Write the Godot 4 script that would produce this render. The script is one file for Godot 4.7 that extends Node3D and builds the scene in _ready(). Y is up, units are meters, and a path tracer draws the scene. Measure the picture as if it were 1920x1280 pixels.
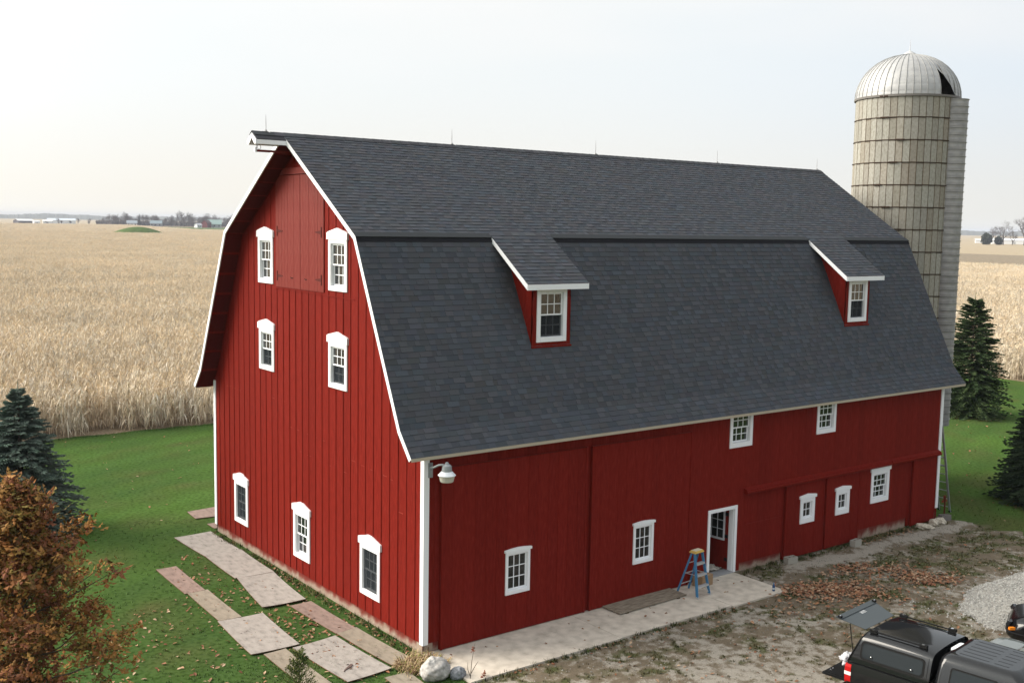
extends Node3D

# ---------------------------------------------------------------- mesh collector
class MB:
	var v := PackedVector3Array()
	var n := PackedVector3Array()
	var c := PackedColorArray()
	var col := Color.WHITE
	var xf := Transform3D.IDENTITY
	func p1(a: Vector3, m: Vector3) -> void:
		v.push_back(xf * a)
		n.push_back((xf.basis * m).normalized())
		c.push_back(col)
	func tri(a: Vector3, b: Vector3, d: Vector3) -> void:   # corners run counter-clockwise seen from outside
		var m := (b - a).cross(d - a).normalized()
		p1(a, m)
		p1(d, m)
		p1(b, m)
	func quad(a: Vector3, b: Vector3, d: Vector3, e: Vector3) -> void:
		tri(a, b, d)
		tri(a, d, e)
	func quadn(a: Vector3, b: Vector3, d: Vector3, e: Vector3, na: Vector3, nb: Vector3, nd: Vector3, ne: Vector3) -> void:
		p1(a, na)
		p1(d, nd)
		p1(b, nb)
		p1(a, na)
		p1(e, ne)
		p1(d, nd)
	func box(lo: Vector3, hi: Vector3) -> void:
		var a := Vector3(lo.x, lo.y, hi.z)
		var b := Vector3(hi.x, lo.y, hi.z)
		var d := hi
		var e := Vector3(lo.x, hi.y, hi.z)
		var f := lo
		var g := Vector3(hi.x, lo.y, lo.z)
		var h := Vector3(hi.x, hi.y, lo.z)
		var i := Vector3(lo.x, hi.y, lo.z)
		quad(a, b, d, e)
		quad(g, f, i, h)
		quad(b, g, h, d)
		quad(f, a, e, i)
		quad(e, d, h, i)
		quad(f, g, b, a)
	func bar(a: Vector3, b: Vector3, w: float, h: float, up := Vector3.UP) -> void:   # a square bar from a to b
		var d := (b - a).normalized()
		var s := d.cross(up).normalized()
		var u := s.cross(d)
		s *= w * 0.5
		u *= h * 0.5
		quad(b - s - u, b - s + u, b + s + u, b + s - u)
		quad(a - s - u, a + s - u, a + s + u, a - s + u)
		quad(a + s - u, b + s - u, b + s + u, a + s + u)
		quad(b - s - u, a - s - u, a - s + u, b - s + u)
		quad(a - s + u, a + s + u, b + s + u, b - s + u)
		quad(a + s - u, a - s - u, b - s - u, b + s - u)
	func prism(poly: PackedVector2Array, z0: float, z1: float) -> void:   # polygon in x, y extruded along z
		if poly.size() < 3:
			return
		var q := poly
		if Geometry2D.is_polygon_clockwise(q):
			q = poly.duplicate()
			q.reverse()
		var t := Geometry2D.triangulate_polygon(q)
		for i in range(0, t.size(), 3):
			var a := q[t[i]]
			var b := q[t[i + 1]]
			var d := q[t[i + 2]]
			if (b - a).cross(d - a) < 0:
				var s := b
				b = d
				d = s
			tri(Vector3(a.x, a.y, z1), Vector3(b.x, b.y, z1), Vector3(d.x, d.y, z1))
			tri(Vector3(a.x, a.y, z0), Vector3(d.x, d.y, z0), Vector3(b.x, b.y, z0))
		for i in q.size():
			var a := q[i]
			var b := q[(i + 1) % q.size()]
			quad(Vector3(a.x, a.y, z0), Vector3(b.x, b.y, z0), Vector3(b.x, b.y, z1), Vector3(a.x, a.y, z1))
	func tube(pts: Array, rad: Array, sides: int, caps := true) -> void:
		var rings := []
		var u := Vector3.ZERO
		for i in pts.size():
			var d: Vector3 = (pts[mini(i + 1, pts.size() - 1)] - pts[maxi(i - 1, 0)]).normalized()
			if i == 0:
				u = d.cross(Vector3(0.31, 0.2, 0.93) if absf(d.y) > 0.8 else Vector3.UP).normalized()
			else:
				u = (u - d * u.dot(d)).normalized()
			var w := d.cross(u)
			var ring := []
			for k in sides:
				var a := TAU * k / sides
				ring.append(u * cos(a) + w * sin(a))
			rings.append(ring)
		for i in pts.size() - 1:
			for k in sides:
				var l := (k + 1) % sides
				quadn(pts[i] + rings[i][k] * rad[i], pts[i] + rings[i][l] * rad[i], pts[i + 1] + rings[i + 1][l] * rad[i + 1], pts[i + 1] + rings[i + 1][k] * rad[i + 1], rings[i][k], rings[i][l], rings[i + 1][l], rings[i + 1][k])
		if caps and sides > 2:
			for k in range(1, sides - 1):
				tri(pts[0] + rings[0][0] * rad[0], pts[0] + rings[0][k + 1] * rad[0], pts[0] + rings[0][k] * rad[0])
				var j := pts.size() - 1
				tri(pts[j] + rings[j][0] * rad[j], pts[j] + rings[j][k] * rad[j], pts[j] + rings[j][k + 1] * rad[j])
	func lathe(prof: PackedVector2Array, sides: int, a0 := 0.0, a1 := TAU) -> void:   # x radius, y height, rising
		for i in prof.size() - 1:
			var p := prof[i]
			var q := prof[i + 1]
			var s := (q - p).normalized()
			for k in sides:
				var a := lerpf(a0, a1, float(k) / sides)
				var b := lerpf(a0, a1, float(k + 1) / sides)
				var ca := Vector3(cos(a), 0, -sin(a))
				var cb := Vector3(cos(b), 0, -sin(b))
				var na := ca * s.y - Vector3.UP * s.x
				var nb := cb * s.y - Vector3.UP * s.x
				quadn(ca * p.x + Vector3.UP * p.y, cb * p.x + Vector3.UP * p.y, cb * q.x + Vector3.UP * q.y, ca * q.x + Vector3.UP * q.y, na, nb, nb, na)
	func loft(rings: Array, cap0 := true, cap1 := true) -> void:   # rings of equal count, counter-clockwise seen from the far (last) end
		var m: int = rings[0].size()
		var nn := []
		for i in rings.size():
			var row := []
			for k in m:
				var t: Vector3 = rings[i][(k + 1) % m] - rings[i][(k + m - 1) % m]
				var w: Vector3 = rings[mini(i + 1, rings.size() - 1)][k] - rings[maxi(i - 1, 0)][k]
				row.append(t.cross(w).normalized())
			nn.append(row)
		for i in rings.size() - 1:
			for k in m:
				var l := (k + 1) % m
				quadn(rings[i][k], rings[i][l], rings[i + 1][l], rings[i + 1][k], nn[i][k], nn[i][l], nn[i + 1][l], nn[i + 1][k])
		for e in [0, 1]:
			if (e == 0 and not cap0) or (e == 1 and not cap1):
				continue
			var r: Array = rings[0] if e == 0 else rings[rings.size() - 1]
			var mid := Vector3.ZERO
			for q in r:
				mid += q
			mid /= m
			for k in m:
				if e == 0:
					tri(mid, r[(k + 1) % m], r[k])
				else:
					tri(mid, r[k], r[(k + 1) % m])
	func mesh(m: Material = null) -> ArrayMesh:
		var a := []
		a.resize(Mesh.ARRAY_MAX)
		a[Mesh.ARRAY_VERTEX] = v
		a[Mesh.ARRAY_NORMAL] = n
		a[Mesh.ARRAY_COLOR] = c
		var r := ArrayMesh.new()
		r.add_surface_from_arrays(Mesh.PRIMITIVE_TRIANGLES, a)
		if m:
			r.surface_set_material(0, m)
		return r

# ---------------------------------------------------------------- naming and grouping
var taken := {}
var rng := RandomNumberGenerator.new()

func numbered(parent: Node, called: String) -> String:
	var key := str(parent.get_instance_id()) + called
	var k: int = taken.get(key, 0)
	taken[key] = k + 1
	return called if k == 0 else "%s_%03d" % [called, k]

func put(called: String, mesh: Mesh, parent: Node = self, at := Transform3D.IDENTITY) -> MeshInstance3D:
	var o := MeshInstance3D.new()
	o.name = numbered(parent, called)
	o.mesh = mesh
	o.transform = at
	parent.add_child(o, true)
	return o

func part(called: String, mb: MB, m: Material, parent: Node = self, at := Transform3D.IDENTITY) -> MeshInstance3D:
	return put(called, mb.mesh(m), parent, at)

func tag(o: Node, label: String, category: String, group := "") -> Node:
	o.set_meta("label", label)
	o.set_meta("category", category)
	if group:
		o.set_meta("group", group)
	return o

func thing(called: String, label: String, category: String, at := Vector3.ZERO, turn := 0.0, group := "") -> Node3D:
	var o := Node3D.new()
	o.name = numbered(self, called)
	add_child(o, true)
	o.position = at
	o.rotation.y = turn
	tag(o, label, category, group)
	return o

func holder(called: String, parent: Node, at := Transform3D.IDENTITY) -> Node3D:
	var o := Node3D.new()
	o.name = numbered(parent, called)
	o.transform = at
	parent.add_child(o, true)
	return o

func kind(o: Node, k: String) -> Node:
	o.set_meta("kind", k)
	return o

func scatter(called: String, mesh: Mesh, spots: Array, tones: Array, parent: Node = self) -> MultiMeshInstance3D:
	var mm := MultiMesh.new()
	mm.transform_format = MultiMesh.TRANSFORM_3D
	mm.use_colors = true
	mm.mesh = mesh
	mm.instance_count = spots.size()
	for i in spots.size():
		mm.set_instance_transform(i, spots[i])
		mm.set_instance_color(i, tones[i])
	var o := MultiMeshInstance3D.new()
	o.name = numbered(parent, called)
	o.multimesh = mm
	parent.add_child(o, true)
	kind(o, "stuff")
	return o

func rnd(a: float, b: float) -> float:
	return rng.randf_range(a, b)

func turned(at: Vector3, turn: float, s := 1.0) -> Transform3D:
	return Transform3D(Basis(Vector3.UP, turn).scaled(Vector3(s, s, s)), at)

# ---------------------------------------------------------------- materials
func mat(lin: Color, rough := 0.8, metal := 0.0, vc := false, spec := 0.2) -> StandardMaterial3D:
	var m := StandardMaterial3D.new()
	m.albedo_color = lin.linear_to_srgb()
	m.roughness = rough
	m.metallic = metal
	m.metallic_specular = spec
	m.vertex_color_use_as_albedo = vc
	return m

func noise(freq: float, oct: int, seed_: int, type := FastNoiseLite.TYPE_SIMPLEX_SMOOTH) -> FastNoiseLite:
	var f := FastNoiseLite.new()
	f.noise_type = type
	f.frequency = freq
	f.seed = seed_
	f.fractal_type = FastNoiseLite.FRACTAL_FBM
	f.fractal_octaves = oct
	return f

func gray(size: int, freq: float, oct: int, seed_: int, type := FastNoiseLite.TYPE_SIMPLEX_SMOOTH) -> PackedByteArray:
	var im := noise(freq, oct, seed_, type).get_seamless_image(size, size)
	im.convert(Image.FORMAT_L8)
	return im.get_data()

# a texture from one noise through a ramp of linear colours: stops is [[value 0..1, Color], ...]
func ramp_tex(size: int, data: PackedByteArray, stops: Array) -> ImageTexture:
	var lut := PackedByteArray()
	lut.resize(768)
	for i in 256:
		var x := i / 255.0
		var col: Color = stops[0][1]
		for k in stops.size() - 1:
			if x >= stops[k][0]:
				var t: float = clampf((x - stops[k][0]) / maxf(stops[k + 1][0] - stops[k][0], 0.001), 0, 1)
				col = (stops[k][1] as Color).lerp(stops[k + 1][1], t)
		col = col.linear_to_srgb()
		lut[i * 3] = int(col.r * 255)
		lut[i * 3 + 1] = int(col.g * 255)
		lut[i * 3 + 2] = int(col.b * 255)
	var out := PackedByteArray()
	out.resize(size * size * 3)
	for i in size * size:
		var j := data[i] * 3
		out[i * 3] = lut[j]
		out[i * 3 + 1] = lut[j + 1]
		out[i * 3 + 2] = lut[j + 2]
	return ImageTexture.create_from_image(Image.create_from_data(size, size, false, Image.FORMAT_RGB8, out))

func bump_tex(size: int, data: PackedByteArray, strength: float) -> ImageTexture:
	var im := Image.create_from_data(size, size, false, Image.FORMAT_L8, data)
	im.convert(Image.FORMAT_RGBA8)
	im.bump_map_to_normal_map(strength)
	return ImageTexture.create_from_image(im)

func tri_mat(tex: Texture2D, scale_: Vector3, rough := 0.8, vc := false, nrm: Texture2D = null, ns := 1.0) -> StandardMaterial3D:
	var m := mat(Color.WHITE, rough, 0.0, vc)
	m.albedo_texture = tex
	m.uv1_triplanar = true
	m.uv1_world_triplanar = true
	m.uv1_scale = scale_
	if nrm:
		m.normal_enabled = true
		m.normal_texture = nrm
		m.normal_scale = ns
	return m

var RED: Material
var RED_OLD: Material
var WHITE: Material
var WHITE_SHADE: Material
var GLASS: Material
var DARKWOOD: Material
var SHINGLE: Material
var CONCRETE: Material
var FOUND: Material
var TAN_EDGE: Material
var STEEL: Material
var GALV: Material
var STAVE: Material
var RUST: Material
var BLACK: Material
var PLY: Array = []
var SCREEN: Material
var SOFFIT: Material
var LEAFM: Material
var NEEDLE: Material
var BARK: Material
var BLADE: Material
var STRAW: Material
var GRAVEL: Material
var FAR_VC: Material

func make_materials() -> void:
	var s1 := gray(512, 0.012, 5, 11)
	var s2 := gray(512, 0.03, 4, 12)
	var s3 := gray(512, 0.09, 3, 13)
	# red barn paint: streaks along the boards and a few pale scuffs
	var rp := ramp_tex(512, s2, [[0.0, Color(0.1210, 0.0092, 0.0060)], [0.3, Color(0.1512, 0.0117, 0.0073)], [0.55, Color(0.1642, 0.0132, 0.0084)], [0.8, Color(0.1814, 0.0162, 0.0110)], [1.0, Color(0.2160, 0.0259, 0.0194)]])
	RED = tri_mat(rp, Vector3(0.9, 0.16, 0.9), 0.5, true, bump_tex(512, s3, 1.0), 0.25)
	var ro := ramp_tex(512, s2, [[0.0, Color(0.125, 0.0105, 0.0070)], [0.4, Color(0.155, 0.017, 0.012)], [0.62, Color(0.175, 0.026, 0.019)], [1.0, Color(0.21, 0.055, 0.042)]])
	RED_OLD = tri_mat(ro, Vector3(3.2, 0.16, 3.2), 0.46, false, bump_tex(512, s3, 1.5), 0.4)
	(RED as StandardMaterial3D).metallic_specular = 0.12
	(RED_OLD as StandardMaterial3D).metallic_specular = 0.22
	WHITE = mat(Color(0.80, 0.81, 0.83), 0.5)
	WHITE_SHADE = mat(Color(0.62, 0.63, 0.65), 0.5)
	var g := mat(Color(0.02, 0.024, 0.026, 0.5), 0.03, 0.0, false, 1.0)
	g.transparency = BaseMaterial3D.TRANSPARENCY_ALPHA
	GLASS = g
	SOFFIT = tri_mat(ramp_tex(512, s2, [[0.0, Color(0.055, 0.008, 0.006)], [1.0, Color(0.095, 0.012, 0.009)]]), Vector3(0.8, 0.8, 0.8), 0.85)  # barn red darkened, so the overhang's shade is partly in the colour
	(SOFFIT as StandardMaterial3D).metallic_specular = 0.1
	SCREEN = mat(Color(0.03, 0.036, 0.042, 0.5), 1.0, 0.0, false, 0.0)
	(SCREEN as StandardMaterial3D).transparency = BaseMaterial3D.TRANSPARENCY_ALPHA
	DARKWOOD = mat(Color(0.085, 0.06, 0.042), 0.9)
	SHINGLE = tri_mat(ramp_tex(512, gray(512, 0.22, 2, 15), [[0.0, Color(0.55, 0.55, 0.56)], [0.5, Color(0.95, 0.95, 0.96)], [1.0, Color(1.0, 1.0, 1.0)]]), Vector3(1.1, 1.1, 1.1), 0.88, true)
	var cc := ramp_tex(512, s1, [[0.0, Color(0.384, 0.339, 0.282)], [0.4, Color(0.512, 0.454, 0.384)], [0.7, Color(0.576, 0.512, 0.435)], [1.0, Color(0.640, 0.576, 0.486)]])
	CONCRETE = tri_mat(cc, Vector3(0.35, 0.35, 0.35), 0.85, true, bump_tex(512, s3, 1.0), 0.3)
	FOUND = tri_mat(ramp_tex(512, s2, [[0.0, Color(0.75, 0.75, 0.75)], [1.0, Color(1, 1, 1)]]), Vector3(0.8, 0.8, 0.8), 0.9, true)
	TAN_EDGE = mat(Color(0.42, 0.36, 0.28), 0.5)
	STEEL = mat(Color(0.45, 0.45, 0.46), 0.4, 0.7)
	GALV = tri_mat(ramp_tex(512, s1, [[0.0, Color(0.40, 0.405, 0.41)], [0.5, Color(0.52, 0.52, 0.52)], [1.0, Color(0.62, 0.62, 0.60)]]), Vector3(0.5, 0.5, 0.5), 0.5, true)
	(GALV as StandardMaterial3D).metallic = 0.25
	STAVE = tri_mat(ramp_tex(512, s2, [[0.0, Color(0.62, 0.58, 0.52)], [0.35, Color(0.85, 0.84, 0.80)], [0.7, Color(1, 1, 0.98)], [1.0, Color(1, 1, 1)]]), Vector3(0.8, 0.35, 0.8), 0.92, true)
	RUST = mat(Color(0.045, 0.028, 0.02), 0.8)
	BLACK = mat(Color(0.012, 0.012, 0.013), 0.5)
	var bases := [Color(0.315, 0.288, 0.262), Color(0.245, 0.178, 0.152), Color(0.262, 0.225, 0.178)]
	for k in 3:
		var b: Color = bases[k]
		var st := [[0.0, b * 0.5], [0.16, b * 0.78], [0.4, b * 0.95], [0.8, b * 1.08], [1.0, b * 1.15]]
		PLY.append(tri_mat(ramp_tex(512, gray(512, 0.014, 5, 20 + k), st), Vector3(0.7, 0.7, 0.32), 0.85, true, bump_tex(512, s3, 1.0), 0.3))
	LEAFM = mat(Color.WHITE, 0.75, 0.0, true)
	(LEAFM as StandardMaterial3D).backlight_enabled = true
	(LEAFM as StandardMaterial3D).backlight = Color(0.25, 0.16, 0.08)
	NEEDLE = mat(Color.WHITE, 0.8, 0.0, true)
	BARK = tri_mat(ramp_tex(512, s2, [[0.0, Color(0.05, 0.04, 0.032)], [1.0, Color(0.16, 0.13, 0.10)]]), Vector3(2, 0.6, 2), 0.95)
	BLADE = mat(Color.WHITE, 0.75, 0.0, true)
	(BLADE as StandardMaterial3D).backlight_enabled = true
	(BLADE as StandardMaterial3D).backlight = Color(0.4, 0.45, 0.25)
	STRAW = mat(Color.WHITE, 0.7, 0.0, true)
	(STRAW as StandardMaterial3D).backlight_enabled = true
	(STRAW as StandardMaterial3D).backlight = Color(0.22, 0.17, 0.1)
	GRAVEL = mat(Color.WHITE, 0.92, 0.0, true)
	FAR_VC = mat(Color.WHITE, 0.9, 0.0, true)

# ---------------------------------------------------------------- sky and light
func make_sky() -> void:
	var W := 1024
	var H := 512
	var cloud := noise(1.6, 5, 5)
	var data := PackedFloat32Array()
	data.resize(W * H * 3)
	var sun := Vector3(-0.62, 0.50, -0.60).normalized()
	for j in H:
		var th := PI * (j + 0.5) / H
		var y := cos(th)
		var r := sin(th)
		for i in W:
			var ph := TAU * (i + 0.5) / W
			var d := Vector3(r * sin(ph), y, -r * cos(ph))
			var col: Color
			if y < -0.02:
				col = Color(0.34, 0.29, 0.22)
			else:
				var e := clampf(y, 0.0, 1.0)
				# thin high overcast: cream at the horizon, blue-grey away from the veiled sun
				var c := d.dot(sun)
				var dim := lerpf(0.74, 1.0, smoothstep(-0.95, 0.12, c))
				var blue := smoothstep(0.25, -0.45, c)
				var hor := Color(1.0, 0.955, 0.86).lerp(Color(0.98, 0.97, 0.92), blue)
				var hi := Color(0.97, 1.01, 1.015).lerp(Color(0.86, 0.96, 1.06), blue)
				col = hor.lerp(hi, smoothstep(-0.01, 0.14, e))
				var w := cloud.get_noise_3d(d.x * 0.8, d.y * 3.4, d.z * 0.8) * smoothstep(0.02, 0.25, e)
				col = col.lerp(Color(1.06, 1.05, 1.04), clampf(w * 1.5, 0.0, 0.75))
				var glow := SKY_GLOW * exp(-pow(acos(clampf(c, -1, 1)) / 0.58, 2.0))
				var k := SKY_GAIN * dim
				col = Color(col.r * (k + glow), col.g * (k + glow * 0.97), col.b * (k + glow * 0.92))
			var o := (j * W + i) * 3
			data[o] = col.r
			data[o + 1] = col.g
			data[o + 2] = col.b
	var im := Image.create_from_data(W, H, false, Image.FORMAT_RGBF, data.to_byte_array())
	var pm := PanoramaSkyMaterial.new()
	pm.panorama = ImageTexture.create_from_image(im)
	var sky := Sky.new()
	sky.sky_material = pm
	var env := Environment.new()
	env.background_mode = Environment.BG_SKY
	env.sky = sky
	env.tonemap_mode = Environment.TONE_MAPPER_LINEAR
	env.tonemap_exposure = EXPOSURE
	env.sdfgi_enabled = true
	env.ssao_enabled = true
	env.ssil_enabled = true
	if FOG > 0:
		env.fog_enabled = true
		env.fog_density = FOG
		env.fog_light_color = Color(0.86, 0.89, 0.95)
	var we := WorldEnvironment.new()
	we.name = "world_environment"
	we.environment = env
	add_child(we)
	var l := DirectionalLight3D.new()
	l.name = "sun"
	l.light_energy = SUN
	l.light_angular_distance = 40.0
	l.light_color = Color(1.0, 0.96, 0.9)
	l.shadow_enabled = true
	add_child(l)
	l.look_at_from_position(sun * 50, Vector3.ZERO, Vector3.UP)

func make_camera() -> void:
	var cam := Camera3D.new()
	cam.name = "camera"
	cam.fov = 34.87
	cam.near = 0.1
	cam.far = 12000.0
	cam.basis = Basis(Vector3.UP, -0.649092) * Basis(Vector3.RIGHT, -0.107635) * Basis(Vector3.BACK, 0.017425)
	cam.position = CAM
	add_child(cam)
	cam.current = true

const CAM := Vector3(-13.3589, 10.1683, 20.8770)
const SKY_GAIN := 0.81
const SKY_GLOW := 2.6
const EXPOSURE := 1.15
const SUN := 1.6
const FOG := 0.00013

func _ready() -> void:
	rng.seed = 20240611
	make_camera()
	make_materials()
	make_sky()
	build_ground()
	build_barn()
	build_silo()
	build_fields()
	build_distance()
	build_trees()
	build_lawn_things()
	build_yard_things()
	build_vehicles()

# ---------------------------------------------------------------- ground
const YX0 := -2.0
const YZ0 := -0.5
const YW := 28.0
const YD := 16.0
var yard_cover := PackedFloat32Array()   # grass share on a coarse grid, for the tufts

func sheet(called: String, poly: PackedVector2Array, y: float, m: Material, uv := Rect2()) -> MeshInstance3D:
	var st := SurfaceTool.new()
	st.begin(Mesh.PRIMITIVE_TRIANGLES)
	var t := Geometry2D.triangulate_polygon(poly)
	for i in range(0, t.size(), 3):
		var q := [poly[t[i]], poly[t[i + 1]], poly[t[i + 2]]]
		if (q[1] - q[0]).cross(q[2] - q[0]) < 0:
			var s = q[1]
			q[1] = q[2]
			q[2] = s
		for k in q:
			st.set_normal(Vector3.UP)
			st.set_color(Color.WHITE)
			if uv.size.x > 0:
				st.set_uv(Vector2((k.x - uv.position.x) / uv.size.x, (k.y - uv.position.y) / uv.size.y))
			st.add_vertex(Vector3(k.x, y, k.y))
	st.set_material(m)
	var o := put(called, st.commit())
	kind(o, "structure")
	return o

func pt(a: Array) -> PackedVector2Array:
	var r := PackedVector2Array()
	for i in range(0, a.size(), 2):
		r.push_back(Vector2(a[i], a[i + 1]))
	return r

func build_ground() -> void:
	var g1 := gray(512, 0.01, 5, 41)
	var g2 := gray(512, 0.05, 4, 42)
	var far := tri_mat(ramp_tex(512, g1, [[0.0, Color(0.26, 0.21, 0.14)], [0.5, Color(0.34, 0.275, 0.185)], [1.0, Color(0.41, 0.335, 0.23)]]), Vector3(0.012, 0.012, 0.012), 0.95)
	sheet("ground", pt([-6000, -6000, 9000, -6000, 9000, 3000, -6000, 3000]), -0.03, far)
	# bare soil strip along the corn, then the lawn
	var soil := tri_mat(ramp_tex(512, g2, [[0.0, Color(0.10, 0.075, 0.05)], [0.6, Color(0.20, 0.155, 0.105)], [1.0, Color(0.36, 0.29, 0.2)]]), Vector3(0.3, 0.3, 0.3), 0.95)
	sheet("field_soil", pt([-160, -130, 160, -130, 160, 70, -160, 70]), -0.012, soil)
	# lawn: a fine blade texture times broad tone changes carried by the grid
	var blades := ramp_tex(1024, gray(1024, 0.035, 6, 43), [[0.0, Color(0.42, 0.46, 0.40)], [0.3, Color(0.66, 0.70, 0.62)], [0.5, Color(0.88, 0.90, 0.84)], [0.75, Color(1, 1, 1)], [1.0, Color(1.0, 1.0, 0.9)]])
	var lm := tri_mat(blades, Vector3(0.15, 0.15, 0.15), 0.95, true)
	lm.metallic_specular = 0.05
	var broad := noise(0.11, 4, 44)
	var st := SurfaceTool.new()
	st.begin(Mesh.PRIMITIVE_TRIANGLES)
	var nx := 150
	var nz := 110
	for j in nz + 1:
		for i in nx + 1:
			var x := lerpf(-60.0, 59.6, float(i) / nx)
			var z := lerpf(-30.85, 45.0, float(j) / nz)
			if j == 0:
				z += broad.get_noise_2d(x * 9.0, 0) * 0.35
			if i == nx:
				x += broad.get_noise_2d(0, z * 9.0) * 0.35
			st.set_normal(Vector3.UP)
			st.set_color(lawn_tone(x, z))
			st.add_vertex(Vector3(x, 0.0, z))
	for j in nz:
		for i in nx:
			var a := j * (nx + 1) + i
			for k in [a, a + 1, a + nx + 1, a + 1, a + nx + 2, a + nx + 1]:
				st.add_index(k)
	st.set_material(lm)
	kind(put("lawn", st.commit()), "structure")
	build_yard_ground()
	build_grass()

var lawn_noise := noise(0.22, 4, 45)
var lawn_noise2 := noise(0.06, 3, 46)

func lawn_tone(x: float, z: float) -> Color:
	var c := Color(0.060, 0.106, 0.032)
	var w := lawn_noise2.get_noise_2d(x, z)
	var f := lawn_noise.get_noise_2d(x * 1.5, z * 1.5)
	c = c.lerp(Color(0.085, 0.150, 0.036), clampf(0.35 + w * 1.1, 0, 1))
	c = c.lerp(Color(0.085, 0.095, 0.035), clampf(f * 1.1, 0, 0.55))
	c = c.lerp(Color(0.13, 0.11, 0.06), clampf(f * 1.4 - 0.62, 0, 0.6))
	c *= 0.90
	# mowing passes
	c *= 1.0 + 0.07 * sin((x * 0.35 + z) * 3.3 + w * 3.0)
	if x > 21 and z > -3:   # thinner, browner grass beside the yard
		c = c.lerp(Color(0.10, 0.095, 0.04), clampf(0.25 + f * 0.8, 0, 0.7) * smoothstep(38.0, 23.0, x))
	return c

func yard_edge(x: float, z: float) -> float:   # > 0 inside the yard
	var w := lawn_noise.get_noise_2d(x * 2.2 + 70, z * 2.2) * 0.5
	var right := 22.0 + 0.1 * z - x if z < 6 else 22.6 - x
	return minf(minf(x + 0.6 - clampf(1.9 - z, -3, 3) * 0.25, z - 0.0), right) + w * 1.2

func build_yard_ground() -> void:
	var W := 1536
	var H := 896
	var n1 := gray(512, 0.014, 4, 51)   # patches
	var n2 := gray(512, 0.05, 4, 52)
	var n3 := gray(512, 0.33, 2, 53)    # grit
	var n4 := gray(512, 0.02, 4, 54)
	var out := PackedByteArray()
	out.resize(W * H * 4)
	var gx := 280
	var gz := 160
	yard_cover.resize(gx * gz)
	for j in H:
		var z := YZ0 + YD * (j + 0.5) / H
		for i in W:
			var x := YX0 + YW * (i + 0.5) / W
			var a := n1[((j * 2 / 3) & 511) * 512 + ((i * 2 / 3) & 511)] / 255.0
			var b := n2[(j & 511) * 512 + (i & 511)] / 255.0
			var g := n3[((j * 3 + 90) & 511) * 512 + ((i * 3 + 33) & 511)] / 255.0
			var d := n4[((j + 200) & 511) * 512 + ((i * 3 / 4) & 511)] / 255.0
			# share of pale limestone, of dead grass and of green
			var pale := 0.40 + (a - 0.5) * 0.9 + (b - 0.5) * 1.1 + (g - 0.5) * 0.5
			var strip := exp(-pow((z - 0.85 - 0.1 * sin(x * 1.3)) / 0.34, 2.0)) * smoothstep(11.6, 13.0, x)
			var patch := exp(-(pow((x - 5.8) / 2.6, 2.0) + pow((z - 5.2) / 1.7, 2.0)))
			var leafy := exp(-(pow((x - 12.2) / 2.4, 2.0) + pow((z - 3.0) / 1.3, 2.0)))
			var far := smoothstep(13.0, 18.0, x) * smoothstep(5.0, 2.5, z)
			pale = clampf(pale + strip * 0.8 + patch * 0.38 - leafy * 0.3 - far * 0.22, 0, 1)
			var green := clampf((d - 0.52) * 3.2 + 0.12 + far * 0.35 - patch * 0.4 - strip * 0.9, 0, 1) * (1.0 - smoothstep(0.45, 0.75, pale))
			var c := Color(0.150, 0.122, 0.088).lerp(Color(0.205, 0.160, 0.110), b)
			c = c.lerp(Color(0.085, 0.098, 0.035), green * 0.85)
			c = c.lerp(Color(0.36, 0.325, 0.275), smoothstep(0.30, 0.85, pale))
			var k := 0.70 + g * 0.60
			k *= 0.84
			c = Color(c.r * k, c.g * k, c.b * k).linear_to_srgb()
			var o := (j * W + i) * 4
			out[o] = clampi(int(c.r * 255), 0, 255)
			out[o + 1] = clampi(int(c.g * 255), 0, 255)
			out[o + 2] = clampi(int(c.b * 255), 0, 255)
			out[o + 3] = 255
			if i % 5 == 0 and j % 5 == 0:
				var q := mini(int((z - YZ0) / YD * gz), gz - 1) * gx + mini(int((x - YX0) / YW * gx), gx - 1)
				yard_cover[q] = green + 0.25 * (1.0 - smoothstep(0.36, 0.66, pale))
	var tex := ImageTexture.create_from_image(Image.create_from_data(W, H, false, Image.FORMAT_RGBA8, out))
	var m := mat(Color.WHITE, 0.95)
	m.albedo_texture = tex
	# the outline wanders where grass creeps in
	var poly := PackedVector2Array()
	for k in 60:
		var x := 0.0 + 22.2 * k / 60.0
		poly.push_back(Vector2(x, -0.2))
	for k in 130:
		var z := -0.2 + 15.4 * k / 130.0
		poly.push_back(Vector2(22.0 + 0.12 * z + lawn_noise.get_noise_2d(5.0, z * 4.0) * 0.7, z))
	for k in 40:
		poly.push_back(Vector2(23.8 - 24.9 * k / 40.0, 15.3))
	for k in 110:
		var z := 15.2 - 13.0 * k / 110.0
		poly.push_back(Vector2(-0.9 + lawn_noise.get_noise_2d(11.0, z * 4.0) * 0.5 + 0.55 * smoothstep(5.0, 2.2, z), z))
	poly.push_back(Vector2(0.0, 2.0))
	sheet("yard", poly, 0.006, m, Rect2(YX0, YZ0, YW, YD))
	# concrete apron: three slabs
	var ap := holder("pavement", self)
	kind(ap, "structure")
	var slabs := [[0.02, 0.0, 4.55, 1.96], [4.56, 0.0, 8.60, 1.93], [8.615, 0.0, 10.84, 1.99]]
	for s in slabs:
		var mb := MB.new()
		mb.box(Vector3(s[0], -0.1, s[1]), Vector3(s[2], 0.05, s[3]))
		part("slab", mb, CONCRETE, ap)

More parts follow.
